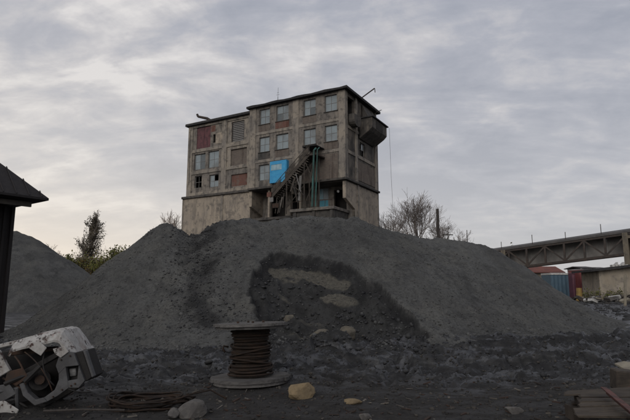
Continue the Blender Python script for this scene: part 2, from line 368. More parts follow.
# ------------------------------------------------------------------ coal heaps
SL = 0.70
def ridge(x, y, line, slope=SL):
    """height of material poured along a crest line at its angle of repose"""
    h = np.full(x.shape, -9.0)
    for (ax, ay, az_), (bx, by, bz) in zip(line[:-1], line[1:]):
        n = max(2, int(math.hypot(bx - ax, by - ay) / 0.35))
        for k in range(n + 1):
            t = k / n; cx, cy, cz = ax + (bx - ax) * t, ay + (by - ay) * t, az_ + (bz - az_) * t
            d = np.sqrt((x - cx) ** 2 + (y - cy) ** 2 + 0.10); h = np.maximum(h, cz + 0.22 - slope * d)
    return h
SCAR = [(-1.45, 11.55), (-1.75, 12.55), (-1.62, 13.35), (-1.95, 14.3), (-1.8, 15.15), (-1.64, 16.0), (-1.2, 16.4), (-0.17, 16.25), (0.99, 15.85), (1.9, 15.15), (2.5, 14.15), (3.0, 13.05), (3.3, 11.55)]
def poly_sd(x, y, poly):
    d = np.full(x.shape, 1e9); ins = np.zeros(x.shape, bool); n = len(poly)
    for i in range(n):
        ax, ay = poly[i]; bx, by = poly[(i + 1) % n]
        ex, ey = bx - ax, by - ay; t = np.clip(((x - ax) * ex + (y - ay) * ey) / (ex * ex + ey * ey), 0, 1)
        d = np.minimum(d, np.hypot(x - ax - ex * t, y - ay - ey * t))
        c = ((ay > y) != (by > y)) & (x < (bx - ax) * (y - ay) / (by - ay + 1e-12) + ax); ins ^= c
    return np.where(ins, d, -d)
CREST1 = [(-5.35, 17.6, 3.98), (-4.8, 18.0, 3.74), (-4.1, 18.1, 3.76)]
CREST2 = [(-3.85, 18.1, 3.90), (-3.3, 18.1, 4.07), (-2.64, 18.3, 4.18), (-1.94, 18.5, 4.07), (-0.62, 18.9, 4.34), (1.32, 18.9, 4.31), (2.55, 19.4, 3.97), (4.3, 20.2, 3.68), (5.7, 21.1, 3.66), (7.2, 22, 3.55), (7.75, 22.2, 3.32)]
def scar_sd(x, y): return poly_sd(x + 0.30 * fbm(x, y, 1.6, 5, 0.6, 71), y + 0.30 * fbm(x, y, 1.6, 5, 0.6, 72), SCAR)
def scar_m(x, y): return sst(0.0, 0.10, scar_sd(x, y))
def sand_m(x, y):
    # pale sandy layer laid bare under the lip, and smaller patches lower down
    def e(cx, cy, rx, ry, rot=0.0):
        c, s_ = math.cos(rot), math.sin(rot); u = (x - cx) * c + (y - cy) * s_; v = -(x - cx) * s_ + (y - cy) * c
        return 1 - sst(0.65, 1.25, np.sqrt((u / rx) ** 2 + (v / ry) ** 2) + 0.45 * fbm(x, y, 2.2, 4, 0.55, 81))
    m = e(-0.95, 15.77, 0.66, 0.36, -0.05); m = np.maximum(m, e(0.15, 15.60, 1.1, 0.25, -0.27))
    m = np.maximum(m, 0.85 * e(0.72, 14.85, 0.55, 0.18, -0.15)); m = np.maximum(m, 0.75 * e(-0.95, 14.85, 0.25, 0.1)); m = np.maximum(m, 0.65 * e(0.6, 13.3, 1.3, 0.2, -0.1)); m = np.maximum(m, 0.6 * e(-0.1, 13.95, 0.6, 0.12))
    m = np.maximum(m, 0.5 * e(1.85, 14.85, 0.1, 0.6, 0.75)) * np.clip(0.75 + 0.9 * fbm(x * 0.5, y * 1.6, 3.0, 4, 0.6, 84), 0, 1)
    return m * sst(0.10, 0.25, poly_sd(x, y, SCAR))
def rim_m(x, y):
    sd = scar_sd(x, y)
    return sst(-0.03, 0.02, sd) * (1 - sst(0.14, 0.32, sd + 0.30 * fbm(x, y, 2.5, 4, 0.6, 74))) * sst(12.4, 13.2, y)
def heap_h(x, y):
    wx = x + 0.35 * fbm(x, y, 0.5, 3, 0.5, 51); wy = y + 0.35 * fbm(x, y, 0.5, 3, 0.5, 52)
    a = ridge(wx * 0.35 + x * 0.65, wy * 0.35 + y * 0.65, CREST1, 0.90); b = ridge(wx, wy, CREST2, 0.715)
    k = 0.25; h = np.maximum(a, b) + k * 0.25 * np.clip(1 - np.abs(a - b) / k, 0, 1) ** 2
    raw = h; h = 0.36 * np.logaddexp(0, np.clip(h, -12, 12) / 0.36) - 0.10 - 0.8 * sst(0.35, 1.3, -raw)
    rill = fbm(x * 1.0 + 0.12 * y, y * 0.22, 1.5, 4, 0.55, 63)
    h = h + 0.10 * rill * sst(0.1, 0.6, h) + 0.09 * fbm(x, y, 1.1, 4, 0.55, 61) + 0.06 * fbm(x, y, 5.0, 3, 0.75, 62)
    # slip in the gully between the two cones
    g = np.exp(-(((x + 4.15) + 0.5 * fbm(x, y, 0.7, 3, 0.5, 65) + 0.30 * (y - 17.2)) / 0.55) ** 2) * sst(12.8, 14.5, y) * (1 - sst(17.6, 18.6, y)); h = h - 0.26 * g + 0.30 * g * np.abs(fbm(x, y, 1.9, 4, 0.6, 64))
    s = scar_m(x, y); sd = poly_sd(x, y, SCAR)
    lump = np.abs(fbm(x, y, 1.3, 4, 0.6, 66)) * 0.55 + 0.18 * np.abs(fbm(x, y, 4.0, 3, 0.6, 67))
    sdn = sd + 0.45 * fbm(x, y, 0.9, 3, 0.5, 68); step = 0.16 * sst(0.55, 0.75, sdn) + 0.18 * sst(1.2, 1.4, sdn) + 0.12 * sst(1.9, 2.1, sdn)
    sm = 1 - 0.85 * np.clip(sand_m(x, y) * 1.6, 0, 1)
    h = h + s * (-0.36 - step * sm + 0.75 * lump * sm)
    # churned fill spilling out of the cut
    h = np.maximum(h, -0.25 + (0.55 + 0.5 * fbm(x, y, 1.2, 4, 0.6, 69)) * np.exp(-((x - 0.7) / 2.4) ** 2 - ((y - 12.5) / 1.0) ** 2))
    return np.maximum(h, -0.9)
heap_x = np.concatenate([np.arange(-13.5, -7, 0.10), np.arange(-7, 8.5, 0.05), np.arange(8.5, 15, 0.10)]); heap_y = np.concatenate([np.arange(10.4, 19.6, 0.05), np.arange(19.6, 29, 0.14)])
scar_attr = lambda x, y: np.maximum(np.maximum(scar_m(x, y), (1 - sst(12.3, 13.0, y + 0.5 * fbm(x, y, 1.5, 3, 0.5, 95))) * sst(-2.6, -1.6, x) * (1 - sst(3.2, 4.4, x))), 1.0 * np.clip(0.75 + 1.3 * fbm(x, y, 1.1, 4, 0.6, 93), 0, 1) * np.exp(-(((x + 4.15) + 0.7 * fbm(x, y, 0.7, 3, 0.5, 65) + 0.30 * (y - 17.2)) / 0.62) ** 2) * sst(12.8, 14, y + fbm(x, y, 1.5, 3, 0.5, 90)) * (1 - sst(17.9, 18.5, y)))
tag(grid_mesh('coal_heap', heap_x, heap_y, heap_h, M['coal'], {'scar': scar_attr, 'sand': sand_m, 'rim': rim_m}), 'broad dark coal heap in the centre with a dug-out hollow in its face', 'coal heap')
CREST3 = [(-34, 38, 5.0), (-25, 36.5, 5.5), (-22.0, 36, 5.62), (-21.0, 36, 5.25)]
def heap2_h(x, y):
    h = ridge(x + 0.4 * fbm(x, y, 0.4, 3, 0.5, 151), y, CREST3, 0.74) + 0.10 * fbm(x, y, 0.8, 4, 0.55, 153) + 0.05 * fbm(x, y, 4, 3, 0.6, 154)
    return np.maximum(h, -0.3)
tag(grid_mesh('coal_heap', np.arange(-46, -9, 0.14), np.arange(26, 48, 0.14), heap2_h, M['coal'], {}), 'smaller coal heap beside the dark shed at the left', 'coal heap')
CREST4 = [(36, 96, 6.4), (40, 97, 7.0), (42, 98, 6.3)]
tag(grid_mesh('coal_heap', np.arange(22, 56, 0.5), np.arange(84, 112, 0.5), lambda x, y: np.maximum(ridge(x, y, CREST4, 0.62) + 0.35 * fbm(x, y, 0.4, 4, 0.5, 251), -0.3), M['coal'], {}), 'distant dark heap peeking over the crest beside the truss bridge', 'coal heap')
def hz_(x, y):
    a = np.array([x]); b = np.array([y]); return float(max(ground_h(a, b)[0], heap_h(a, b)[0]))

# ------------------------------------------------------------------ the coal washing building
BR = math.atan2(-0.49128, 0.87100)
bld = empty('washery_building', (-18.27, 67.28, 0), BR)
tag(bld, 'derelict five-storey concrete coal plant rising behind the central heap', 'building')
W, D, ZL = 25.0, 9.7, 13.62
fr = lambda a, z, t: Vector((a, t, z))            # front: a along the facade, t into the building
sdm = lambda a, z, t: Vector((W - t, a, z))       # right side: a back along the side, t into the building
def part(name, mat, *boxes, parent=bld, bevel=0.0):
    m = MB()
    for b in boxes: m.box(*b)
    return m.build(name, M[mat], parent, bevel=bevel)
def window(a0, a1, z0, z1, t, fn, nx=2, nz=2, gone=(), glass='glass'):
    m = MB(); fw = 0.07; mw = 0.045
    m.wall(a0, a1, z0, z1, [(a0 + fw, a1 - fw, z0 + fw, z1 - fw)], t, t + 0.08, fn)
    aw = (a1 - a0 - 2 * fw) / nx; zh = (z1 - z0 - 2 * fw) / nz
    def bx_(p, q, r, s): m.wall(p, q, r, s, [], t + 0.012, t + 0.07, fn)
    for i in range(1, nx): bx_(a0 + fw + aw * i - mw / 2, a0 + fw + aw * i + mw / 2, z0 + fw, z1 - fw)
    for j in range(1, nz):
        for i in range(nx): bx_(a0 + fw + aw * i + (mw / 2 if i else 0), a0 + fw + aw * (i + 1) - (mw / 2 if i < nx - 1 else 0), z0 + fw + zh * j - mw / 2, z0 + fw + zh * j + mw / 2)
    w = m.build('window', M['frame'], bld)
    for i in range(nx):
        for j in range(nz):
            if (i, j) in gone: continue
            k = MB(); tl = 0.006 * math.sin(a0 * 9 + i * 2.1 + j)
            A0, A1 = a0 + fw + aw * i + 0.024, a0 + fw + aw * (i + 1) - 0.024; Z0, Z1 = z0 + fw + zh * j + 0.024, z0 + fw + zh * (j + 1) - 0.024
            k.prism([(A0, Z0), (A1, Z0), (A1, Z1), (A0, Z1)], lambda a, z, q: fn(a, z, t + 0.035 + q + tl * (z - Z0)), 0.0, 0.008)
            k.build('pane', M[glass], w)
    # dark room behind
    return w
LY = 0.35      # left wing stands a little behind the right wing
# --- left wing: lower blind wall
part('lower_wall', 'render', (-0.25, 6.45, LY - 0.12, D, 0, ZL - 0.17))
part('lower_wall', 'render', (6.85, 11.28, LY - 0.12, D - 0.003, 0, ZL - 0.17))
part('pilaster', 'concrete', (6.45, 6.85, LY - 0.2, LY + 0.6, 0, ZL - 0.17))
part('pilaster', 'concrete', (-0.42, -0.25, LY - 0.2, LY + 0.5, 0, ZL - 0.17))
part('ledge', 'ledge', (-0.5, 11.25, LY - 0.38, LY + 0.5, ZL - 0.17, ZL + 0.14), bevel=0.03)
# --- left wing: columns, beams and infills
for a, b in ((0.0, 0.85), (6.2, 7.05), (10.62, 11.1)): part('column', 'concrete', (a, b, LY, LY + 0.55, ZL + 0.14, 23.95), bevel=0.03)
for z0, z1 in ((ZL + 0.14, 14.25), (16.85, 17.3), (20.0, 20.42), (23.62, 23.95)):
    part('beam', 'concrete', (0.85, 6.2, LY + 0.03, LY + 0.5, z0, z1)); part('beam', 'concrete', (7.05, 10.62, LY + 0.03, LY + 0.5, z0, z1))
def infill(a0, a1, z0, z1, holes, mat='infill', t=LY + 0.14):
    return MB().wall(a0, a1, z0, z1, holes, t, t + 0.3, fr).build('infill_wall', M[mat], bld)
infill(0.85, 6.2, 14.25, 16.85, [(1.4, 2.7, 14.9, 16.6), (4.05, 5.7, 14.75, 16.5)])
infill(0.85, 6.2, 17.3, 20.0, [(1.2, 3.25, 17.5, 19.75), (3.75, 5.65, 17.5, 19.85)])
infill(0.85, 6.2, 20.42, 23.62, [(1.5, 4.05, 20.5, 23.6), (4.5, 4.95, 21.0, 22.2)], 'sidewall')
infill(7.05, 10.62, 14.25, 16.85, [(7.85, 10.6, 14.5, 16.1)])
infill(7.05, 10.62, 17.3, 20.0, [(7.7, 10.4, 17.32, 19.6)], 'concrete')
infill(7.05, 10.62, 20.42, 23.62, [(7.75, 9.9, 20.6, 23.4)], 'concrete')
window(1.4, 2.7, 14.9, 16.6, LY + 0.32, fr, 2, 2, gone=((0, 0), (1, 0), (0, 1), (1, 1)))
window(4.05, 5.7, 14.75, 16.5, LY + 0.3, fr, 2, 2, gone=((1, 1),))
window(1.2, 3.25, 17.5, 19.75, LY + 0.3, fr, 2, 2); window(3.75, 5.65, 17.5, 19.85, LY + 0.3, fr, 2, 2, gone=())
part('purple_board', 'purple', (1.5, 2.78, LY + 0.24, LY + 0.3, 20.5, 23.6)); part('purple_board', 'purple', (2.8, 4.05, LY + 0.26, LY + 0.32, 20.5, 23.6))
part('brick_infill', 'brick', (7.85, 10.6, LY + 0.3, LY + 0.42, 14.5, 16.1))
part('brick_infill', 'greybrick', (7.7, 10.4, LY + 0.36, LY + 0.5, 17.32, 19.6))
lv = part('louvre_frame', 'steel', (7.75, 7.87, LY + 0.2, LY + 0.3, 20.6, 23.4), (9.78, 9.9, LY + 0.2, LY + 0.3, 20.6, 23.4), (7.87, 9.78, LY + 0.36, LY + 0.4, 20.6, 23.4))
for k in range(11):
    z = 20.66 + k * 0.25; MB().box(0, 1.9, -0.01, 0.01, 0, 0.24, Matrix.Translation((7.875, LY + 0.24, z)) @ Matrix.Rotation(R(-24), 4, 'X')).build('slat', M['frame'], lv)
part('patch', 'brick', (4.15, 4.9, LY + 0.12, LY + 0.138, 22.6, 23.5)); part('patch', 'render', (5.0, 6.15, LY + 0.115, LY + 0.138, 20.8, 22.3))
# --- right wing: front of the three upper floors
zs = [(14.7, 16.75), (18.4, 20.4), (22.1, 24.15)]
ucol = [(12.65, 14.25), (15.25, 17.1), (19.3, 21.0), (22.25, 23.9)]
for a, b in ((11.1, 12.1), (17.75, 18.65), (24.15, 25.0)): part('column', 'concrete', (a, b, 0, 0.5, ZL + 0.12, 24.45), bevel=0.03)
for (a0, a1), uu in (((12.1, 17.75), ucol[:2]), ((18.65, 24.15), ucol[2:])):
    for fl, (z0, z1) in enumerate(((ZL + 0.12, 17.05), (17.4, 20.75), (21.1, 24.45))):
        if fl == 0 and a0 > 18: hs = []
        elif fl == 0: hs = [(*uu[0], *zs[0])]
        else: hs = [(*u, *zs[fl]) for u in uu]
        MB().wall(a0, a1, z0, z1, hs, 0.1, 0.4, fr).build('infill_wall', M['infill' if fl != 0 else 'sidewall'], bld)
        for k, h in enumerate(hs):
            window(*h, 0.26, fr, 2, 2, gone=())
    for z0, z1 in ((17.05, 17.4), (20.75, 21.1)): part('beam', 'concrete', (a0, a1, 0.03, 0.45, z0, z1))
# spandrels below the windows, brick and sooty render
for i, (a, b) in enumerate(ucol):
    part('spandrel', ('greybrick', 'brick', 'greybrick', 'infill')[i], (a - 0.1, b + 0.1, 0.075, 0.098, 21.15, 22.05))
    part('spandrel', ('ledge', 'greybrick', 'ledge', 'greybrick')[i], (a - 0.1, b + 0.1, 0.075, 0.098, 17.45, 18.33))
    for fl in (1, 2): part('sill', 'ledge', (a - 0.12, b + 0.12, -0.02, 0.25, zs[fl][0] - 0.07, zs[fl][0] - 0.004))
part('spandrel', 'greybrick', (19.0, 24.0, 0.07, 0.098, 13.9, 16.9))
# bright blue box window on the second bay, with a pale board in it
bb = part('box_window', 'blue', (14.75, 17.2, -0.42, -0.36, 14.15, 14.95), (14.75, 17.2, -0.42, 0.1, 14.08, 14.15), (14.75, 17.2, -0.42, 0.1, 16.75, 16.82), (14.75, 14.83, -0.36, 0.1, 14.15, 16.75), (17.12, 17.2, -0.36, 0.1, 14.15, 16.75), (16.5, 17.12, -0.42, -0.36, 14.95, 16.75), (14.75, 14.9, -0.42, -0.36, 14.95, 16.75), (14.9, 16.5, -0.42, -0.36, 16.4, 16.75))
part('pane', 'blue', (14.9, 16.5, -0.39, -0.375, 14.95, 15.66), parent=bb); part('pane', 'paleblue', (14.9, 15.68, -0.39, -0.375, 15.68, 16.4), parent=bb); part('pane', 'paleblue', (15.7, 16.5, -0.39, -0.375, 15.68, 16.4), parent=bb)
# soffit and ledge of the overhang
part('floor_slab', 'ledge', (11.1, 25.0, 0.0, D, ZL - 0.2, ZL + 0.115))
part('ledge', 'ledge', (11.26, 25.3, -0.4, -0.005, ZL - 0.1, ZL + 0.16), bevel=0.03)
# --- recessed storey below the overhang
RY = 2.5
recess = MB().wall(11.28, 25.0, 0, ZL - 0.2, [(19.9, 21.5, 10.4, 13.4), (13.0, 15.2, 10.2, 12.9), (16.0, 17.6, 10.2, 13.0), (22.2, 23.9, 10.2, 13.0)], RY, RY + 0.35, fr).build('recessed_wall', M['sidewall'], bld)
dr = part('door', 'frame', (19.9, 20.0, RY + 0.03, RY + 0.12, 10.4, 13.4), (21.4, 21.5, RY + 0.03, RY + 0.12, 10.4, 13.4), (20.0, 21.4, RY + 0.03, RY + 0.12, 11.85, 11.97), (20.0, 21.4, RY + 0.03, RY + 0.12, 13.3, 13.4))
part('door_panel', 'doorblue', (20.0, 21.4, RY + 0.05, RY + 0.09, 10.4, 11.85), parent=dr); part('pane', 'paleblue', (20.0, 20.69, RY + 0.06, RY + 0.08, 11.97, 13.3), parent=dr); part('pane', 'glass', (20.71, 21.4, RY + 0.06, RY + 0.08, 11.97, 13.3), parent=dr)
lampm = MB(); lampm.tube([(22.9, RY - 0.25, 12.75), (22.9, RY - 0.05, 12.85)], [0.17, 0.05], 10); lampm.tube([(22.9, RY - 0.05, 12.85), (22.9, RY + 0.02, 12.85)], 0.03, 6); lampm.build('lamp', M['lamp'], bld)
# bracket walls at both ends of the overhang, their lower corner cut on the slant
brk = [(0.0, ZL - 0.2), (RY, ZL - 0.2), (RY, 10.45), (0.0, 11.45)]
MB().prism(brk, lambda a, z, t: Vector((t, a, z)), 24.62, 25.0).build('bracket_wall', M['render'], bld)
MB().prism(brk, lambda a, z, t: Vector((t, a, z)), 11.285, 11.7).build('bracket_wall', M['render'], bld)
for u in (14.0, 18.6): part('post', 'render', (u, u + 0.28, 0.3, 0.58, 8.5, ZL - 0.2))
part('deck', 'sidewall', (18.4, 24.3, -1.6, RY, 10.0, 10.35), bevel=0.04)
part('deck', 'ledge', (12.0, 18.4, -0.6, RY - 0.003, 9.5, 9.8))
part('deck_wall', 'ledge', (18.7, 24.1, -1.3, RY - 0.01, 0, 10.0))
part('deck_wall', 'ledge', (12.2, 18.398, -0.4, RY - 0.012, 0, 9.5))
for u in (18.9, 21.4, 23.7): part('deck_post', 'ledge', (u, u + 0.35, -1.45, -1.302, 0, 10.0))
m = MB()
for k in range(7): m.tube([(18.6 + k * 0.9, -1.5, 10.35), (18.62 + k * 0.9, -1.48, 11.35 - 0.1 * (k % 3))], 0.03, 5)
m.tube([(18.6, -1.5, 11.2), (21.3, -1.5, 11.25), (24.0, -1.5, 11.1)], 0.03, 5); m.build('railing', M['rust'], bld)
# --- inclined stair with its trestle in front of the overhang
s0 = Vector((16.1, -1.2, 12.0)); s1 = Vector((21.3, -1.2, 16.6)); dv = (s1 - s0).normalized(); up = Vector((-dv.z, 0, dv.x))
st = MB()
for y in (-1.95, -0.55):
    o_ = Vector((0, y + 1.2, 0)); st.prism([(0, 0), (1, 0), (1, 1), (0, 1)], lambda a, b, t, o_=o_: s0 + o_ + (s1 - s0) * a + up * (b * 0.45 - 0.2) + Vector((0, t, 0)), -0.05, 0.05)
stair = st.build('stair', M['trestle'], bld)
nst = 22
for k in range(nst):
    p = s0.lerp(s1, (k + 0.5) / nst); MB().box(p.x - 0.16, p.x + 0.16, -1.895, -0.605, p.z - 0.02, p.z + 0.03).build('step', M['trestle'], stair)
for y in (-1.95, -0.55):
    m = MB()
    for k in range(9):
        p = s0.lerp(s1, k / 8); m.tube([(p.x, y, p.z + 0.2), (p.x, y, p.z + 1.15)], 0.032, 5)
    m.tube([(s0.x, y, s0.z + 1.15), (s1.x, y, s1.z + 1.15)], 0.04, 5); m.tube([(s0.x, y, s0.z + 0.7), (s1.x, y, s1.z + 0.7)], 0.03, 5); m.build('stair_rail', M['trestle'], stair)
for k in range(8):   # sheeting hung on the stair side
    p = s0.lerp(s1, k / 8); q = s0.lerp(s1, (k + 0.94) / 8)
    if k in (2, 5): continue
    MB().add([(p.x, -2.03, p.z + 0.27), (q.x, -2.03, q.z + 0.27), (q.x, -2.04, q.z + 0.95), (p.x, -2.04, p.z + 0.95), (p.x, -2.0, p.z + 0.27), (q.x, -2.0, q.z + 0.27), (q.x, -2.01, q.z + 0.95), (p.x, -2.01, p.z + 0.95)], [(0, 1, 2, 3), (4, 7, 6, 5), (0, 4, 5, 1), (3, 2, 6, 7), (0, 3, 7, 4), (1, 5, 6, 2)]).build('side_sheet', M['trestle'], stair)
part('landing', 'steel', (20.4, 22.3, -2.0, 0.06, 16.4, 16.55)); part('landing_canopy', 'tar', (20.3, 22.2, -1.9, 0.06, 17.55, 17.63))
for u in (18.2, 20.6, 21.9):
    zt = 16.4 if u > 20 else 14.3
    for y in (-1.9, -0.7): MB().tube([(u, y, 10.35 if u > 18.4 else 9.8), (u, y, zt)], 0.09, 4).build('trestle_post', M['trestle'], bld)
m = MB()
m.tube([(18.2, -1.9, 10.5), (20.6, -1.9, 13.0)], 0.05, 4); m.tube([(20.6, -1.9, 10.6), (21.9, -1.9, 13.3)], 0.05, 4); m.tube([(21.9, -1.9, 13.3), (20.6, -1.9, 16.0)], 0.05, 4); m.tube([(18.2, -1.9, 13.9), (20.6, -1.9, 11.8)], 0.05, 4); m.tube([(20.6, -1.9, 13.2), (21.9, -1.9, 13.3)], 0.05, 4)
m.build('trestle_brace', M['trestle'], bld)
for u, r_ in ((22.05, 0.11), (22.5, 0.07)): MB().tube([(u - 0.25, -2.15, 10.35), (u, -2.15, 16.9), (u, -1.7, 17.25)], r_, 8).build('drain_pipe', M['greenpipe'], bld)
for (u, z, w_, mt) in ((15.6, 12.0, 0.6, 'brick'), (16.0, 11.35, 0.5, 'frame'), (16.4, 10.6, 0.9, 'rust')): part('crate_panel', mt, (u, u + w_, -2.2, -2.08, z, z + 0.55))
for k in range(14):   # loose planks, rods and torn sheets hanging about the trestle
    u = rnd.uniform(16.6, 22.4); zt = min(12.2 + (u - 16.1) * 0.85, 16.3); ln = rnd.uniform(0.8, 3.2); z0 = max(zt - ln - rnd.uniform(0, 1.6), 9.9); tl = rnd.uniform(-0.35, 0.35); yy = rnd.uniform(-2.3, -0.4); w_ = rnd.choice((0.06, 0.1, 0.22, 0.3))
    MB().box(-w_ / 2, w_ / 2, -0.02, 0.02, 0, ln, Matrix.Translation((u, yy, z0)) @ Matrix.Rotation(tl, 4, 'Y')).build('loose_plank', M[rnd.choice(('trestle', 'trestle', 'ledge', 'sidewall', 'frame'))], bld)
# --- right side of the building
def sbox(name, mat, a0, a1, z0, z1, t0, t1, bevel=0.0):
    return MB().wall(a0, a1, z0, z1, [], t0, t1, sdm).build(name, M[mat], bld, bevel=bevel)
for a, b in ((0.502, 0.75), (3.0, 3.55), (9.15, 9.7)): sbox('column', 'concrete', a, b, ZL + 0.12, 24.45, 0.0 if a > 1 else 0.004, 0.45)
MB().wall(0.75, 3.0, ZL + 0.12, 24.45, [(1.0, 2.85, 21.3, 24.0)], 0.14, 0.45, sdm).build('infill_wall', M['sootwall'], bld)
MB().wall(3.55, 9.15, ZL + 0.12, 24.45, [(4.4, 6.0, 17.5, 19.2)], 0.14, 0.45, sdm).build('infill_wall', M['sootwall'], bld)
for z0, z1 in ((16.95, 17.35), (20.0, 20.35)):
    sbox('beam', 'concrete', 0.75, 3.0, z0, z1, 0.04, 0.138); sbox('beam', 'concrete', 3.55, 9.15, z0, z1, 0.04, 0.138)
window(4.4, 6.0, 17.5, 19.2, 0.3, sdm, 2, 2, gone=((0, 0), (1, 0), (0, 1)))
sbox('spandrel', 'greybrick', 3.8, 9.0, 14.2, 16.6, 0.09, 0.138)
sbox('side_wall', 'render', RY, D, 0, ZL - 0.2, -0.004, 0.35)
sbox('pilaster', 'concrete', 3.1, 3.5, 0, ZL - 0.12, -0.12, -0.006)
sbox('ledge', 'ledge', -0.005, D + 0.1, ZL - 0.1, ZL + 0.16, -0.3, -0.006, 0.03)
# small rounded hood high up, and the cantilevered loading box
hp = [(1.0, 21.0)] + [(1.95 + 0.95 * math.cos(q), 21.0 + 0.7 * math.sin(q)) for q in [math.pi + math.pi * k / 8 for k in range(1, 8)]] + [(2.9, 21.0), (2.9, 21.7), (1.0, 21.7)]
MB().prism(hp, lambda a, z, t: Vector((W + t, a, z)), 0.004, 0.75).build('hood', M['ledge'], bld)
bxp = [(0.003, 22.0), (1.75, 22.0), (1.75, 20.75), (1.35, 20.35), (0.003, 19.5)]
MB().prism(bxp, lambda a, z, t: Vector((W + a, t, z)), 4.0, 8.9).build('loading_box', M['sootwall'], bld, bevel=0.04)
part('loading_box_roof', 'tar', (W - 0.2, W + 1.95, 3.85, 9.05, 22.0, 22.14))
MB().prism([(0.006, 24.2), (0.006, 22.2), (0.9, 22.2)], lambda a, z, t: Vector((W + a, t, z)), 5.0, 8.6).build('loading_box_hood', M['ledge'], bld)
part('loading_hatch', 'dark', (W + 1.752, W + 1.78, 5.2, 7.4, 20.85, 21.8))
# --- rear and left closing walls, dark floors, roofs
part('rear_wall', 'sidewall', (0, 25.0, D - 0.02, D + 0.3, 0, 23.9)); part('end_wall', 'sidewall', (0.02, 0.3, LY + 0.56, D - 0.03, ZL + 0.14, 23.9))
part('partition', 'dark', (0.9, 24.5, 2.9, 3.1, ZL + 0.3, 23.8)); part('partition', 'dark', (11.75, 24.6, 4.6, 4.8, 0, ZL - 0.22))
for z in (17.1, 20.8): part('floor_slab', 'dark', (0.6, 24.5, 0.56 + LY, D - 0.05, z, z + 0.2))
rf = part('roof', 'tar', (-0.35, 11.08, LY - 0.35, D + 0.5, 23.952, 24.2), bevel=0.03)
MB().wall(-0.33, 11.05, 24.2, 24.32, [], LY - 0.3, LY - 0.1, fr).build('parapet', M['ledge'], rf)
# right wing roof: a slab with a sagging tar edge
m = MB(); ks = 15
for i in range(ks):
    a0 = 10.85 + (25.45 - 10.85) * i / ks; a1 = 10.85 + (25.45 - 10.85) * (i + 1) / ks
    w0 = 0.05 * math.sin(i * 1.7); w1 = 0.05 * math.sin((i + 1) * 1.7)
    m.add([(a0, -0.42, 24.452), (a1, -0.42, 24.452), (a1, D + 0.4, 24.452), (a0, D + 0.4, 24.452), (a0, -0.42, 24.72 + w0), (a1, -0.42, 24.72 + w1), (a1, D + 0.4, 24.74 + w1), (a0, D + 0.4, 24.74 + w0)], [(0, 1, 2, 3), (4, 5, 6, 7), (0, 1, 5, 4), (2, 3, 7, 6)] + ([(0, 3, 7, 4)] if i == 0 else []) + ([(1, 2, 6, 5)] if i == ks - 1 else []))
rf2 = m.build('roof', M['tar'], bld)
m = MB(); m.tube([(14.2, 2, 24.7), (14.2, 2, 26.3)], 0.035, 5); m.tube([(14.2, 2, 26.3), (14.22, 2, 27.6)], 0.018, 5); m.tube([(13.95, 2, 26.6), (14.45, 2, 26.6)], 0.015, 4); m.tube([(14.05, 2, 26.9), (14.35, 2, 26.9)], 0.015, 4); m.build('antenna', M['steel'], bld)
m = MB(); m.tube([(4.1, LY + 0.2, 24.2), (3.5, LY - 0.1, 24.62), (2.3, LY - 0.6, 24.95)], [0.2, 0.2, 0.17], 8); m.tube([(2.3, LY - 0.6, 24.95), (2.15, LY - 0.65, 25.3)], 0.16, 8); m.build('roof_pipe', M['steel'], bld)
m = MB(); m.tube([(25.2, 4.2, 24.7), (27.0, 4.4, 25.75)], 0.08, 5); m.tube([(27.0, 4.4, 25.75), (27.05, 4.4, 25.2)], 0.05, 5); m.build('hoist_arm', M['steel'], bld)
for y0, z0 in ((8.8, 24.3), (9.3, 22.6)): MB().tube([(25.2, y0, z0), (26.1, y0 + 0.1, z0 + 0.25)], 0.05, 5).build('stub_pipe', M['steel'], bld)
MB().tube([(27.0, 9.2, 22.0), (27.05, 9.3, 16), (27.25, 9.4, 8)], 0.018, 4).build('hanging_cable', M['steel'], bld)
m = MB()
for (u, z, l) in ((0.4, 23.5, 8), (10.9, 23.6, 9)): m.tube([(u, LY - 0.03, z), (u + 0.1, LY - 0.04, z - l)], 0.025, 4)
m.build('wall_cable', M['steel'], bld)

# ------------------------------------------------------------------ shed at the left edge
T = Vector((-8.27, 15.0, 4.26)); e1 = Vector((-0.807, 0.59, 0)).normalized(); e2 = Vector((-0.59, -0.807, 0)).normalized()
M['blacksheet'] = mat_plain('black_sheet_metal', (0.013, 0.011, 0.0115), (0.019, 0.016, 0.016), 1.5, 0.7, 0.3, 0.4, stretch=(6, 6, 0.4))
M['gutter'] = mat_plain('grey_board', (0.17, 0.155, 0.135), (0.12, 0.11, 0.10), 3, 0.8)
shed = empty('shed', (T.x + e1.x * 3 + e2.x * 2, T.y + e1.y * 3 + e2.y * 2, 0)); tag(shed, 'black shed with a steep overhanging roof at the left edge', 'shed')
so = -Vector(shed.location)
def P(a, b, z): return T + e1 * a + e2 * b + Vector((0, 0, z - T.z)) + so
m = MB(); pit = 1.02; LA, LB = 7.0, 5.0; rr = LB / 2
v = [P(0, 0, 4.26), P(LA, 0, 4.26), P(LA, LB, 4.26), P(0, LB, 4.26), P(rr, rr, 4.26 + rr * pit), P(LA - rr, rr, 4.26 + rr * pit)]
v += [p - Vector((0, 0, 0.07)) for p in v[:4]]
m.add(v, [(0, 4, 5, 1), (1, 5, 2), (2, 5, 4, 3), (3, 4, 0), (0, 1, 7, 6), (1, 2, 8, 7), (2, 3, 9, 8), (3, 0, 6, 9), (6, 7, 8, 9)])
sr = m.build('roof', M['blacksheet'], shed)
for k in range(14):   # standing seams of the roof slope that faces the yard
    b = 0.2 + k * 0.36; d = min(rr, b, LB - b)
    if d < 0.1: continue
    m = MB(); m.tube([P(0.02, b, 4.29), P(d, b, 4.29 + d * pit)], 0.02, 4); m.build('seam', M['blacksheet'], sr)
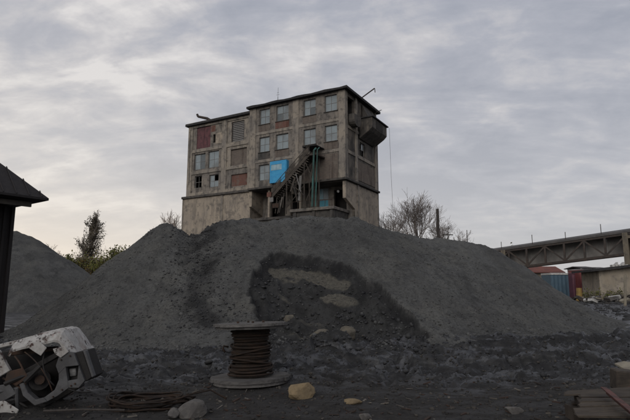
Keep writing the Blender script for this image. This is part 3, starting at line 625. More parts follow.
m = MB(); m.prism([(0.62, 4.02), (0.70, 4.02), (0.70, 4.17), (0.62, 4.17)], lambda a, z, t: P(a, t, z), 0.22, LB - 0.3); m.build('fascia_board', M['gutter'], shed)
def shed_wall(name, a0, a1, b0, b1):
    m = MB(); m.add([P(a, b, z) for z in (-0.2, 4.15) for b in (b0, b1) for a in (a0, a1)], [(0, 2, 3, 1), (4, 5, 7, 6), (0, 1, 5, 4), (2, 6, 7, 3), (0, 4, 6, 2), (1, 3, 7, 5)]); return m.build(name, M['blacksheet'], shed)
shed_wall('wall', 1.85, 6.5, 0.28, 0.36); shed_wall('wall', 1.85, 1.93, 0.362, 4.7); shed_wall('wall', 1.932, 6.5, 4.62, 4.7)
for k in range(9): shed_wall('cladding_rib', 1.815, 1.849, 0.45 + k * 0.48, 0.52 + k * 0.48)
shed_wall('corner_post', 1.78, 1.88, 0.20, 0.30)

# ------------------------------------------------------------------ conveyor bridge at the right
brA, brB = Vector((28.5, 79.2, 7.35)), Vector((58.0, 57.7, 11.2))
bdir = brB - brA; bl = bdir.length; bdx = bdir.normalized(); bnr = Vector((bdx.y, -bdx.x, 0)).normalized()   # towards the camera
if bnr.y > 0: bnr = -bnr
bridge = empty('conveyor_bridge', (brA.x, brA.y, 0)); tag(bridge, 'long steel truss conveyor bridge rising to the right', 'bridge')
bo = -Vector((brA.x, brA.y, 0))
def B(s, n, z): return brA + bdx * s + bnr * n + Vector((0, 0, z)) + bo
M['cladding'] = mat_plain('grey_cement_sheet', (0.28, 0.265, 0.25), (0.20, 0.19, 0.18), 0.8, 0.85, 0.25, 0.3)
M['roofsheet'] = mat_plain('pale_roof_sheet', (0.11, 0.103, 0.10), (0.08, 0.076, 0.074), 0.8, 0.8)
M['pierc'] = mat_concrete('pier_concrete', (0.20, 0.17, 0.125), (0.15, 0.13, 0.10), (0.07, 0.065, 0.06), 0.6)
m = MB(); m.prism([(-1.5, -0.62), (1.5, -0.62), (1.5, -0.32), (0, 0.05), (-1.5, -0.32)], lambda n, z, s: B(s, n, z), -1, bl); m.build('gallery_roof', M['roofsheet'], bridge)
def beam(name, p, q, w, h, mat, parent=bridge):
    t = (q - p).normalized(); sdv = t.cross(Vector((0, 0, 1)))
    sdv = sdv.normalized() if sdv.length > 0.05 else bnr
    u = sdv.cross(t); m = MB()
    m.add([e_ + sdv * (a * w / 2) + u * (b * h / 2) for e_ in (p, q) for a, b in ((-1, -1), (1, -1), (1, 1), (-1, 1))], [(0, 1, 2, 3), (4, 7, 6, 5), (0, 4, 5, 1), (1, 5, 6, 2), (2, 6, 7, 3), (3, 7, 4, 0)])
    return m.build(name, M[mat], parent)
for n in (1.3, -1.3):
    beam('top_chord', B(-1, n, -0.8), B(bl, n, -0.8), 0.26, 0.26, 'steel'); beam('bottom_chord', B(1.5, n, -3.5), B(bl, n, -3.5), 0.26, 0.3, 'steel')
npn = 14; ps = bl / npn
for k in range(npn + 1):
    s = k * ps + 0.4
    if s > bl: break
    beam('vertical', B(s, 1.3, -3.4), B(s, 1.3, -0.8), 0.28, 0.28, 'steel')
    if s + ps < bl:
        a, b = (-3.4, -0.9) if k % 2 == 0 else (-0.9, -3.4)
        beam('diagonal', B(s, 1.3, a), B(s + ps, 1.3, b), 0.22, 0.22, 'steel')
    m = MB(); m.prism([(0.004, -3.3), (ps - 0.004, -3.3), (ps - 0.004, -0.68), (0.004, -0.68)], lambda a, z, t, s=s: B(s + a, -1.1 + t, z), 0, 0.05); m.build('cladding_panel', M['cladding'], bridge)
for k in range(7):
    s = 2.0 + k * 4.6; m = MB(); m.tube([B(s, 1.45, -0.6), B(s, 1.45, 0.75 + 0.35 * (k % 2))], 0.05, 5); m.build('roof_post', M['steel'], bridge)
for s in (2.2, 18.6, 20.4):
    for n in (1.2, -1.2):
        p = B(s, n, -0.9); beam('pier_leg', Vector((p.x, p.y, 0)), p + Vector((0, 0, 0.3 if n > 0 else 0)), 0.65, 0.65, 'pierc')
for z in (-1.2, -4.6): beam('pier_tie', B(18.6, 1.25, z), B(20.4, 1.25, z), 0.4, 0.4, 'pierc')

# ------------------------------------------------------------------ low workshop with mono-pitch roof, right
ws = empty('workshop', (29.3, 51, 0)); tag(ws, 'low plastered workshop with a sloping dark roof under the bridge', 'building'); wo = -Vector((29.3, 51, 0))
M['plaster'] = mat_concrete('dirty_plaster', (0.34, 0.30, 0.245), (0.28, 0.24, 0.185), (0.15, 0.135, 0.12), 0.5)
wdir = Vector((0.965, -0.26, 0)); wn_ = Vector((0.26, 0.965, 0))
def Wp(a, t, z): return Vector((29.3, 51, 0)) + wo + wdir * a + wn_ * t + Vector((0, 0, z))
tp = lambda a: 3.05 + a * 0.125
MB().prism([(0, 0), (14, 0), (14, tp(14)), (0, tp(0))], lambda a, z, t: Wp(a, t, z), 0, 0.3).build('wall', M['plaster'], ws)
MB().prism([(0, 0), (0.3, 0), (0.3, tp(0)), (0, tp(0))], lambda a, z, t: Wp(a, t, z), 0.302, 7).build('wall', M['plaster'], ws)
MB().prism([(-0.9, tp(-0.9)), (14.6, tp(14.6)), (14.6, tp(14.6) + 0.22), (-0.9, tp(-0.9) + 0.22)], lambda a, z, t: Wp(a, t, z + 0.01), -0.8, 7.5).build('roof', M['tar'], ws)
MB().prism([(7.9, 1.9), (14, 1.9), (14, 2.05), (7.9, 2.05)], lambda a, z, t: Wp(a, t, z + 0.35 * t * -0.3), -1.8, -0.005).build('porch_roof', M['tar'], ws)
MB().prism([(3.9, 0.8), (6.6, 0.8), (6.6, 1.9), (3.9, 1.9)], lambda a, z, t: Wp(a, t, z), -0.03, -0.004).build('wall_patch', M['render'], ws)
MB().wall(7.0, 8.6, 0.9, 2.2, [(7.1, 8.5, 1.0, 2.1)], -0.05, -0.003, lambda a, z, t: Wp(a, t, z)).build('window_frame', M['frame'], ws)
m = MB()
for k in range(5): m.prism([(1.6 + 0.3 * k, tp(1.6) + 0.22), (1.85 + 0.3 * k, tp(1.6) + 0.22), (1.85 + 0.3 * k, tp(2) + 0.42 + 0.25 * (k % 2)), (1.6 + 0.3 * k, tp(2) + 0.4)], lambda a, z, t: Wp(a, t, z), 1.0, 1.8)
m.build('roof_scrap', M['white_scrap'], ws)
# posts
def post(px, py_top, py_bot, depth, r, mat, label, cat='post', name='post'):
    a = at(px, py_bot, depth); b = at(px, py_top, depth); t = MB()
    t.tube([Vector((0, 0, -0.3 - a.z)) * 0 + Vector((0, 0, -a.z - 0.2)), Vector((b.x - a.x, 0, b.z - a.z))], [r * 1.1, r * 0.9], 8)
    o = t.build(name, M[mat], None, smooth=False); o.location = (a.x, a.y, a.z); return o
M['palepost'] = mat_plain('pale_timber', (0.24, 0.215, 0.165), (0.17, 0.15, 0.12), 3, 0.85)
M['yellowpost'] = mat_plain('yellow_paint_worn', (0.26, 0.17, 0.05), (0.18, 0.12, 0.045), 3, 0.75)
M['oldwood'] = mat_plain('old_pole_wood', (0.06, 0.052, 0.046), (0.042, 0.037, 0.034), 3, 0.9, stretch=(4, 4, 0.4))
tag(post(625, 275, 306, 38.2, 0.1, 'palepost', ''), 'pale upright post in front of the workshop at the right edge', 'post')
tag(post(579, 288, 299, 50.0, 0.28, 'yellowpost', ''), 'short worn yellow post at the workshop corner', 'post')
def pole(px, top, depth, r, label, arms=()):
    b = at(px, top, depth); e_ = empty('utility_pole', (b.x, b.y, 0)); tag(e_, label, 'pole', 'poles behind the heap')
    MB().tube([(0, 0, -0.3), (0.05, 0, b.z)], [r * 1.2, r], 8).build('shaft', M['oldwood'], e_)
    for dz, l in arms: MB().box(-l, l, -0.05, 0.05, b.z - dz - 0.06, b.z - dz + 0.06).build('crossarm', M['oldwood'], e_)
pole(437, 209, 58, 0.17, 'thick dark wooden pole beside the bare trees')
pole(466.5, 230, 70, 0.05, 'thin pole on the right shoulder of the central heap')
pole(447.5, 231, 64, 0.05, 'thin short pole between the thick pole and the low bare shrub', ((0.5, 0.7),))
# ------------------------------------------------------------------ containers and buildings far right
M['cont_blue'] = mat_plain('faded_blue_steel', (0.07, 0.12, 0.16), (0.055, 0.09, 0.12), 1.5, 0.6, stretch=(8, 8, 1)); M['cont_red'] = mat_plain('red_steel', (0.20, 0.05, 0.05), (0.13, 0.04, 0.04), 1.5, 0.6, stretch=(8, 8, 1)); M['cont_mag'] = mat_plain('magenta_steel', (0.15, 0.06, 0.085), (0.11, 0.05, 0.065), 1.5, 0.6)
M['redroof'] = mat_plain('red_roof_sheet', (0.20, 0.075, 0.055), (0.14, 0.06, 0.05), 1.0, 0.8)
def container(px0, px1, top, depth, dlen, mat, label, lid=None):
    a = at(px0, top, depth); b = at(px1, top, depth); e_ = empty('shipping_container', (a.x, a.y, 0)); tag(e_, label, 'container', 'containers beyond the workshop')
    w = b.x - a.x; h = a.z; m = MB(); n = max(6, int(w / 0.22)); pts = []
    for i in range(n + 1): pts += [(w * i / n, 0.0 if i % 2 else 0.06)]
    for (x0, y0), (x1, y1) in zip(pts[:-1], pts[1:]): m.add([(x0, y0, 0.1), (x1, y1, 0.1), (x1, y1, h - 0.15), (x0, y0, h - 0.15)], [(0, 1, 2, 3)])
    m.build('front', M[mat], e_, fix=False)
    t = MB(); t.box(-0.05, w + 0.05, 0.07, dlen, 0.05, h - 0.1); t.build('body', M[mat], e_)
    t = MB(); t.box(-0.08, w + 0.08, -0.03, dlen + 0.05, h - 0.098, h + (0.0 if not lid else 0.12)); t.build('roof', M[lid or mat], e_)
container(551, 572, 274, 62, 2.6, 'cont_blue', 'blue container with a white top beyond the heap', 'white_scrap')
container(572.5, 579, 273, 61, 2.6, 'cont_mag', 'narrow magenta container beside the blue one')
container(579.5, 587.5, 270, 60, 2.6, 'cont_red', 'bright red container beside the workshop')
def house(px0, px1, eave, depth, dep, rise, mat, rmat, label):
    a = at(px0, eave, depth); b = at(px1, eave, depth); e_ = empty('house', (a.x, a.y, 0)); tag(e_, label, 'building')
    w = b.x - a.x; h = a.z
    part('wall', mat, (0, w, 0, dep, 0, h), parent=e_)
    MB().prism([(-0.4, h), (dep / 2, h + rise), (dep + 0.4, h), (dep + 0.4, h + 0.12), (dep / 2, h + rise + 0.12), (-0.4, h + 0.12)], lambda a_, z, t: Vector((t, a_, z + 0.003)), -0.4, w + 0.4).build('roof', M[rmat], e_)
    for k in range(max(1, int(w / 3))):
        part('window', 'glass', (0.8 + k * 3, 1.9 + k * 3, -0.05, -0.004, h * 0.35, h * 0.75), parent=e_)
house(530, 562, 273, 84, 6, 1.1, 'plaster', 'redroof', 'low house with a dull red roof seen under the bridge')
house(583, 592, 268.5, 80, 5, 0.3, 'lamp', 'roofsheet', 'small white building seen under the bridge')
house(596, 606, 269.0, 92, 5, 0.3, 'lamp', 'roofsheet', 'white hut farther back over the workshop roof')

# ------------------------------------------------------------------ trees
M['bark'] = mat_plain('bare_bark', (0.14, 0.12, 0.105), (0.10, 0.086, 0.078), 2, 0.9); M['twig'] = mat_plain('bare_twig', (0.24, 0.205, 0.185), (0.19, 0.165, 0.15), 2, 0.9)
M['twig_p'] = mat_plain('pinkish_twig', (0.17, 0.115, 0.085), (0.13, 0.09, 0.07), 2, 0.9)
def mat_leaf(name, c1, c2):
    t = NT(name); a = t.noise(0.9, 3, 0.6); b = t.noise(6.0, 2, 0.6); c = t.mix(t.ramp(a, 0.38, 0.62), c1, c2); c = t.mix(t.ramp(b, 0.5, 0.7, 0, 0.5), c, tuple(x * 0.5 for x in c1))
    return t.fin(c, 0.8, 0.2)
M['leaf_poplar'] = mat_leaf('poplar_leaf', (0.11, 0.092, 0.058), (0.078, 0.072, 0.048)); M['leaf_green'] = mat_leaf('green_leaf', (0.10, 0.115, 0.03), (0.15, 0.14, 0.04)); M['leaf_yellow'] = mat_leaf('yellowing_leaf', (0.15, 0.105, 0.03), (0.10, 0.085, 0.03))
def grow(rg, segs, tips, p, d, length, r, lev, maxlev, spread, upw, kids, short=None, fork=0.35):
    n = 4 if lev < 2 else 3; pts = [p.copy()]; rs = [r]; q = p.copy(); dd = d.copy()
    for i in range(n):
        dd = (dd + Vector((rg.uniform(-1, 1), rg.uniform(-1, 1), rg.uniform(-0.6, 1))) * 0.13 + Vector((0, 0, upw))).normalized()
        q = q + dd * (length / n); pts.append(q.copy()); rs.append(r * (1 - 0.62 * (i + 1) / n))
    segs.append((pts, rs, lev)); tips.append((q, lev))
    if lev >= maxlev: return
    for k in range(kids[lev]):
        t = rg.uniform(0.25, 1.0) if lev else fork + (1 - fork) * k / max(1, kids[0] - 1)
        f = t * n; i = min(int(f), n - 1); b = pts[i].lerp(pts[i + 1], f - i)
        ax = dd.orthogonal().normalized(); ax.rotate(Matrix.Rotation(rg.uniform(0, 6.283), 3, dd))
        nd = (dd + ax * math.tan(R(rg.uniform(*spread)))).normalized()
        grow(rg, segs, tips, b, nd, length * (rg.uniform(0.5, 0.78) if not short or lev else short * (1.25 - 0.75 * t)), max(rs[i] * 0.62, 0.012), lev + 1, maxlev, spread, upw, kids, short, fork)
def tree(name, loc, height, seed, label, maxlev=4, kids=(6, 5, 5, 5), spread=(20, 48), upw=0.06, trunk_frac=0.45, r0=0.22, leaf=None, nleaf=0, lsize=0.2, twig='twig', stems=1, minlev=1, squash=1.0, group=None, rmin=0.014, fan=0.22, short=None, fork=0.35):
    rg = random.Random(seed); e_ = empty(name, loc); tag(e_, label, 'tree' if 'tree' in name else 'shrub', group); segs = []; tips = []
    for s in range(stems):
        a = rg.uniform(0, 6.283); a = 6.283 * s / stems + 0.5 * a / 6.283; sp = 0.0 if stems == 1 else fan * rg.uniform(0.4, 1.3)
        grow(rg, segs, tips, Vector((0.3 * math.cos(a), 0.3 * math.sin(a), -0.2)) * (1 if stems > 1 else 0) + Vector((0, 0, -0.2)), Vector((sp * math.cos(a), sp * math.sin(a), 1)).normalized(), height * trunk_frac, r0, 0, maxlev, spread, upw, kids, short, fork)
    top = max(p.z for pt, _, _ in segs for p in pt); k = height / top
    sc = lambda p: Vector((p.x * k * squash, p.y * k * squash, p.z * k))
    tr = MB(); cr_ = MB()
    for pt, rs, lev in segs:
        (tr if lev < 2 else cr_).tube([sc(p) for p in pt], [max(x, rmin) for x in rs], 6 if lev == 0 else (4 if lev < 3 else 3), caps=False)
    tr.build('trunk', M['bark'], e_, fix=False, smooth=True)
    bo_ = cr_.build('branches' if leaf else 'crown', M[twig], e_, fix=False)
    if leaf:
        lf = MB(); cand = [(sc(a), sc(b)) for pt, _, lev in segs if lev >= minlev for a, b in zip(pt[:-1], pt[1:])]
        for _ in range(nleaf):
            a, b = rg.choice(cand); c = a.lerp(b, rg.random()) + Vector([rg.gauss(0, lsize * 0.9) for _ in range(3)])
            u = Vector([rg.gauss(0, 1) for _ in range(3)]).normalized(); w = u.orthogonal().normalized(); w.rotate(Matrix.Rotation(rg.uniform(0, 6.28), 3, u)); s_ = lsize * rg.uniform(0.5, 1.25)
            lf.add([c - u * s_, c + w * s_ * 0.55, c + u * s_, c - w * s_ * 0.55], [(0, 1, 2, 3)])
        lf.build('crown', M[leaf], e_, fix=False)
    return e_
tree('bare_tree', (15.0, 75, 0), 16.8, 5, 'tallest bare tree right of the plant behind the heap', 4, (9, 6, 5, 4), (14, 44), 0.03, 0.55, 0.30, stems=1, squash=1.0, fork=0.72, group='bare trees behind the heap', rmin=0.016, short=0.72)
tree('bare_tree', (10.6, 68, 0), 12.6, 8, 'smaller bare tree close against the right wall of the plant', 4, (7, 5, 5, 4), (16, 46), 0.03, 0.55, 0.18, stems=1, squash=0.9, fork=0.62, group='bare trees behind the heap', rmin=0.013, short=0.62)
tree('bare_tree', (19.9, 78, 0), 12.8, 13, 'bare tree just behind the thick wooden pole', 4, (7, 5, 5, 4), (18, 46), 0.03, 0.55, 0.18, stems=1, squash=0.95, fork=0.6, group='bare trees behind the heap', rmin=0.014, short=0.6)
tree('bare_shrub', (23.4, 80, 0), 11.0, 17, 'low bare shrub right of the thick wooden pole', 4, (6, 5, 4, 4), (20, 48), 0.03, 0.6, 0.14, stems=1, squash=0.8, fork=0.6, rmin=0.014, short=0.5)
tree('bare_tree', (-22.6, 76, 0), 13.4, 23, 'thin bare tree left of the plant behind the heap', 4, (7, 5, 5, 4), (16, 44), 0.03, 0.6, 0.14, stems=1, squash=0.75, fork=0.55, rmin=0.013, twig='twig_p', short=0.5)
tree('poplar_tree', (-38.0, 80, 0), 14.0, 36, 'tall narrow poplar between the two heaps', 3, (34, 6, 4), (22, 42), 0.08, 0.95, 0.18, leaf='leaf_poplar', nleaf=5600, lsize=0.13, stems=1, squash=0.78, fork=0.2, short=0.27)
tree('leafy_bush', (-34.6, 72, 0), 6.3, 41, 'green bush below the poplar', 3, (7, 6, 5), (25, 50), 0.03, 0.5, 0.12, leaf='leaf_green', nleaf=6000, lsize=0.17, stems=4, group='bushes between the heaps')
tree('leafy_bush', (-28.9, 71, 0), 7.6, 43, 'taller green bush against the left flank of the central heap', 3, (7, 6, 5), (25, 50), 0.03, 0.5, 0.14, leaf='leaf_green', nleaf=6500, lsize=0.18, stems=4, group='bushes between the heaps')
tree('leafy_bush', (-31.6, 72.5, 0), 7.0, 47, 'yellowing bush between the two green bushes', 3, (7, 6, 5), (25, 50), 0.03, 0.5, 0.12, leaf='leaf_yellow', nleaf=4200, lsize=0.16, stems=4, group='bushes between the heaps')
tree('bare_shrub', (-38.6, 75, 0), 7.9, 53, 'pinkish bare shrub just left of the poplar foot', 4, (6, 6, 5, 5), (22, 46), 0.04, 0.5, 0.10, stems=4, squash=0.9, twig='twig_p', rmin=0.02)
tree('leafy_bush', at(515, 243, 90).to_tuple()[:2] + (0,), 9.2, 59, 'small dark bush on the skyline beside the distant heap', 3, (6, 5, 5), (20, 42), 0.05, 0.5, 0.12, leaf='leaf_green', nleaf=2500, lsize=0.22, stems=3, squash=0.5)
for k, (x, y, h, lab) in enumerate(((32.5, 47.6, 1.7, 'dark scrubby bush in front of the workshop wall'), (29.6, 49.2, 1.5, 'low bush at the workshop corner'), (28.0, 50.5, 1.4, 'small straggly bush by the yellow post'))):
    tree('leafy_bush', (x, y, 0), h, 61 + k, lab, 3, (6, 5, 4), (25, 55), 0.02, 0.5, 0.04, leaf='leaf_green', nleaf=900, lsize=0.09, stems=4, group='bushes by the workshop')

# ------------------------------------------------------------------ cable drum
def mat_wood(name, c1, c2, dark):
    t = NT(name); g = t.noise(1.0, 6, 0.7, stretch=(3, 28, 28), dist=0.6); b = t.noise(2.4, 5, 0.6); f = t.noise(40, 3, 0.6, stretch=(0.2, 1, 1))
    c = t.mix(t.ramp(g, 0.35, 0.65), c1, c2); c = t.mix(t.ramp(b, 0.5, 0.7, 0, 0.8), c, dark); c = t.mix(t.mul(t.objrand(), 0.5), c, dark)
    t.bump(t.mix(0.5, g, f), 0.6, 0.01); return t.fin(c, 0.88, 0.2)
M['drumwood'] = mat_wood('weathered_drum_wood', (0.155, 0.147, 0.14), (0.085, 0.08, 0.077), (0.04, 0.038, 0.037))
M['plank'] = mat_wood('weathered_plank', (0.095, 0.078, 0.06), (0.055, 0.045, 0.037), (0.026, 0.022, 0.02))
M['cable'] = mat_plain('rusty_wire_rope', (0.032, 0.019, 0.012), (0.014, 0.010, 0.008), 6, 0.8, 0.3, 0.6, stretch=(1, 1, 5))
RX, RYY = -1.06, 8.45
drum = empty('cable_drum', (RX, RYY, gz(RX, RYY) - 0.01), R(12)); drum.rotation_euler = (R(-2.4), R(-1.6), R(0))
tag(drum, 'wooden cable drum wound with rusty wire rope standing before the heap', 'cable drum')
def flange(z0, th, rad, n=7, top=True):
    fl = MB(); seg = 40
    fl.prism([(rad * 0.93 * math.cos(2 * math.pi * i / seg), rad * 0.93 * math.sin(2 * math.pi * i / seg)) for i in range(seg)], lambda a, b, t: Vector((a, b, t)), z0 + (0 if top else th / 2 + 0.003), z0 + (th / 2 - 0.003 if top else th))
    f = fl.build('flange', M['drumwood'], drum)
    for k in range(n):
        y0 = -rad + 2 * rad * k / n + 0.011; y1 = -rad + 2 * rad * (k + 1) / n - 0.011; poly = []
        rj = rad * (1 + rnd.uniform(-0.045, 0.02))
        ys = [y0 + (y1 - y0) * j / 6 for j in range(7)]
        lx = [math.sqrt(max(rj * rj - y * y, 0.0004)) for y in ys]
        poly = [(x, y) for x, y in zip(lx, ys)] + [(-x, y) for x, y in list(zip(lx, ys))[::-1]]
        dz = rnd.uniform(-0.006, 0.006); b0, b1 = (z0 + th / 2, z0 + th) if top else (z0, z0 + th / 2)
        MB().prism(poly, lambda a, b, t: Vector((a, b, t)), b0 + dz, b1 + dz).build('board', M['drumwood'], f)
flange(0.0, 0.10, 0.665, top=True); flange(0.87, 0.09, 0.63, top=True)
MB().prism([(0.26 * math.cos(i * 0.5236), 0.26 * math.sin(i * 0.5236)) for i in range(12)], lambda a, b, t: Vector((a, b, t)), 0.10, 0.87).build('core', M['wood_dark'], drum)
m = MB(); pts = []; turns = 28
for i in range(turns * 22):
    a = i / 22 * 2 * math.pi; z = 0.13 + 0.71 * i / (turns * 22)
    r_ = 0.295 + 0.022 * math.sin(z * 17) + 0.014 * math.sin(a * 0.37) + rnd.uniform(-0.003, 0.003) + (0.05 if z < 0.30 else 0)
    pts.append((r_ * math.cos(a), r_ * math.sin(a), z + 0.006 * math.sin(a * 0.5 + z * 9)))
m.tube(pts, 0.0165, 6); m.build('rope_winding', M['cable'], drum, smooth=True)
for k, (z, tl, rr_) in enumerate(((0.24, 0.05, 0.36), (0.34, -0.06, 0.335), (0.48, 0.07, 0.34), (0.60, -0.03, 0.33))):
    m = MB(); m.tube([(rr_ * math.cos(a), rr_ * math.sin(a), z + tl * math.sin(a + k)) for a in [2 * math.pi * i / 40 for i in range(41)]], 0.019, 6, caps=False); m.build('rope_turn', M['cable'], drum, smooth=True)
m = MB(); m.tube([(-0.36, -0.1, 0.58), (-0.43, -0.13, 0.60), (-0.44, -0.15, 0.55), (-0.40, -0.16, 0.50)], 0.018, 6); m.build('rope_end', M['cable'], drum, smooth=True)
for a in (0.4, 1.9, 3.5, 5.0): MB().tube([(0.22 * math.cos(a), 0.22 * math.sin(a), 0.955), (0.22 * math.cos(a), 0.22 * math.sin(a), 0.99)], 0.022, 6).build('bolt', M['rust'], drum)

# ------------------------------------------------------------------ wrecked cab at lower left
def mat_wreck():
    t = NT('chipped_white_paint'); a = t.noise(4.6, 8, 0.7, dist=0.3); b = t.noise(14, 6, 0.7); s = t.noise(1.0, 4, 0.6, stretch=(5, 5, 1.2))
    c = t.mix(t.ramp(b, 0.35, 0.7), (0.36, 0.35, 0.335), (0.25, 0.24, 0.225)); c = t.mix(t.ramp(s, 0.5, 0.7, 0, 0.6), c, (0.14, 0.105, 0.085))
    k = t.ramp(t.mul(t.mul(a, 0.65), t.mul(b, 0.35), 'ADD'), 0.52, 0.575); c = t.mix(k, c, t.mix(t.ramp(b, 0.45, 0.6), (0.02, 0.018, 0.018), (0.05, 0.026, 0.02)))
    red = t.noise(2.2, 3, 0.5, loc=(3.3, 1, 7)); c = t.mix(t.ramp(red, 0.70, 0.73, 0, 0.7), c, (0.17, 0.045, 0.038))
    t.bump(t.mix(0.5, a, b), 0.4, 0.01); return t.fin(c, 0.6, 0.35)
M['wreckpaint'] = mat_wreck(); M['greymetal'] = mat_plain('grey_primer', (0.085, 0.085, 0.088), (0.055, 0.054, 0.055), 4, 0.7, 0.35, 0.4)
M['blackmetal'] = mat_plain('burnt_black_metal', (0.014, 0.013, 0.013), (0.022, 0.02, 0.019), 3, 0.75, 0.3, 0.4)
M['lens'] = mat_plain('cloudy_lamp_lens', (0.2, 0.2, 0.2), (0.10, 0.10, 0.10), 12, 0.25, 0.5)
WY = 6.9
wx = lambda px: (px - 315) / F_ * WY
wz = lambda py: at(315, py, WY).z
wreck = empty('wrecked_cab', (-4.17, 7.3, 0)); tag(wreck, 'wrecked white truck cab with rust chips tipped over at lower left', 'vehicle wreck'); wko = -Vector((-4.1, 7.3, 0))
def wp(px, py, dy=0.0, ref=None):
    p = at(px, py, WY + (dy if ref is None else ref)); return Vector((p.x, WY + dy, p.z)) + wko
def wprism(name, mat, poly, y0, y1, parent=wreck, bevel=0.008):
    return MB().prism(poly, lambda a, b, t: wp(a, b, t, y0), y0, y1).build(name, M[mat], parent, bevel=bevel)
# rounded roof corner shell
prof = [(26, 343), (28, 339), (38, 336), (50, 332.5), (62, 329.5), (71, 327.5), (75, 329), (79.5, 336), (84, 344), (89, 352)]
m = MB(); nt_ = 12; th = 0.03
for side in (0, 1):
    for i, (px, py) in enumerate(prof):
        for j in range(nt_):
            t = j / (nt_ - 1); y = -0.28 + 0.62 * t
            dz = -0.13 * max(0, 1 - t / 0.25) ** 2 - 0.06 * max(0, (t - 0.8) / 0.2) ** 2
            pull = max(0.0, (i - 6) / 3.0)
            p = wp(px, py, y, 0.0); p.z += dz * (1 - pull) ; p.x -= 0.05 * pull * max(0, 1 - t / 0.2) ** 2
            p += Vector((math.sin(i * 2.3 + j), math.cos(j * 1.9), math.sin(i * 1.1 + j * 2.7))) * 0.006
            if side:
                c = wp(60, 372, y, 0.0); d_ = (c - p); d_.y = 0.06 * (1 if t < 0.5 else -1); p = p + d_.normalized() * th
            m.v.append(tuple(p))
np_ = len(prof)
ix = lambda s, i, j: s * np_ * nt_ + i * nt_ + j
for i in range(np_ - 1):
    for j in range(nt_ - 1):
        m.f.append((ix(0, i, j), ix(0, i + 1, j), ix(0, i + 1, j + 1), ix(0, i, j + 1))); m.f.append((ix(1, i, j), ix(1, i, j + 1), ix(1, i + 1, j + 1), ix(1, i + 1, j)))
for i in range(np_ - 1):
    for j in (0, nt_ - 1): m.f.append((ix(0, i, j), ix(0, i + 1, j), ix(1, i + 1, j), ix(1, i, j)))
for j in range(nt_ - 1):
    for i in (0, np_ - 1): m.f.append((ix(0, i, j), ix(0, i, j + 1), ix(1, i, j + 1), ix(1, i, j)))
m.build('cab_shell', M['wreckpaint'], wreck)
wprism('grille_slot', 'blackmetal', [(79, 353), (88, 351), (97, 377.5), (91, 382)], -0.26, 0.1)
wprism('corner_trim', 'greymetal', [(88, 351), (90.5, 350.5), (99, 376.5), (97, 378)], -0.28, -0.2)
# flat frame with the lamp opening
fo = [(64, 357), (72, 352), (79, 353), (90, 381), (84, 388), (74, 388), (63, 396), (52, 402), (49, 398), (60, 390), (64, 378), (61, 366)]
fr1 = [(64, 357), (72, 352), (79, 353), (84, 365.5), (71, 367), (64, 374), (61, 366)]
fr2 = [(84, 365.5), (90, 381), (84, 388), (74, 388), (73, 381), (82.5, 379.5)]
fr3 = [(64, 374), (71, 367), (73, 381), (74, 388), (63, 396), (52, 402), (49, 398), (60, 390), (64, 380)]
for q in (fr1, fr2, fr3): wprism('lamp_frame', 'greymetal', q, -0.30, -0.24, bevel=0.004)
wprism('headlamp_housing', 'blackmetal', [(70, 366), (84, 364.5), (84, 381), (72, 382)], -0.2, 0.1)
wprism('headlamp', 'lens', [(74, 369), (81, 368.5), (81.5, 376), (75, 377)], -0.225, -0.19)
wprism('arm', 'greymetal', [(49, 398), (52, 402), (40, 406), (28, 396), (24, 384), (29, 383), (33, 393), (41, 400)], -0.32, -0.22)
wprism('bulkhead', 'blackmetal', [(-30, 356), (24, 350), (62, 350), (80, 356), (84, 388), (60, 402), (20, 412), (-30, 412)], 0.15, 0.33)
wprism('roof_rail', 'wreckpaint', [(-40, 355), (28, 338.5), (29, 342.5), (-40, 359)], 0.2, 0.32)
wprism('door_panel', 'wreckpaint', [(-50, 346), (-6, 348), (4, 351), (11, 364), (15, 371), (5, 377), (-50, 392)], -0.34, -0.28)
wprism('sill_beam', 'rust', [(14, 350), (60, 347), (62, 351), (14, 356)], -0.1, 0.0)
wprism('strut', 'blackmetal', [(20, 375), (62, 352), (65, 356), (23, 380)], -0.22, -0.12)
for a, b, r_ in (((4, 392), (26, 388), 0.022), ((22, 388), (23, 410), 0.022), ((2, 402), (22, 399), 0.02), ((30, 382), (46, 366), 0.035), ((10, 384), (40, 372), 0.03)): MB().tube([wp(*a, -0.36), wp(*b, -0.28)], r_, 6).build('pipe', M['greymetal' if r_ < 0.025 else 'blackmetal'], wreck)
MB().tube([wp(45, 380, -0.2), wp(45, 380, 0.16)], 0.13, 14).build('wheel_hub', M['blackmetal'], wreck); MB().tube([wp(45, 380, -0.25), wp(45, 380, -0.2)], 0.06, 10).build('hub_cap', M['rust'], wreck)
for k, (a, b, c, r_) in enumerate((((20, 356), (34, 372), (30, 392), 0.012), ((50, 352), (44, 372), (60, 386), 0.010), ((8, 378), (22, 384), (40, 400), 0.014), ((66, 384), (78, 394), (96, 392), 0.009), ((30, 352), (50, 366), (58, 392), 0.008), ((-10, 380), (12, 396), (34, 408), 0.016))):
    p, q, w_ = wp(*a, -0.25), wp(*b, -0.33), wp(*c, -0.27)
    MB().tube([p.lerp(q, t_).lerp(q.lerp(w_, t_), t_) for t_ in [i / 10 for i in range(11)]], r_, 6).build('hose', M['blackmetal' if k % 2 else 'rust'], wreck, smooth=True)
for (px, py) in ((66, 360), (75, 356), (80, 384), (76, 386), (67, 390), (58, 397), (34, 396), (30, 388)): MB().tube([wp(px, py, -0.318), wp(px, py, -0.295, -0.318)], 0.011, 6).build('bolt', M['rust'], wreck)
wprism('torn_flap', 'wreckpaint', [(30, 345), (44, 341), (52, 348), (46, 356), (38, 351)], -0.31, -0.30)
wprism('torn_flap', 'wreckpaint', [(58, 349), (70, 346), (74, 352), (66, 358), (60, 354)], -0.315, -0.305)
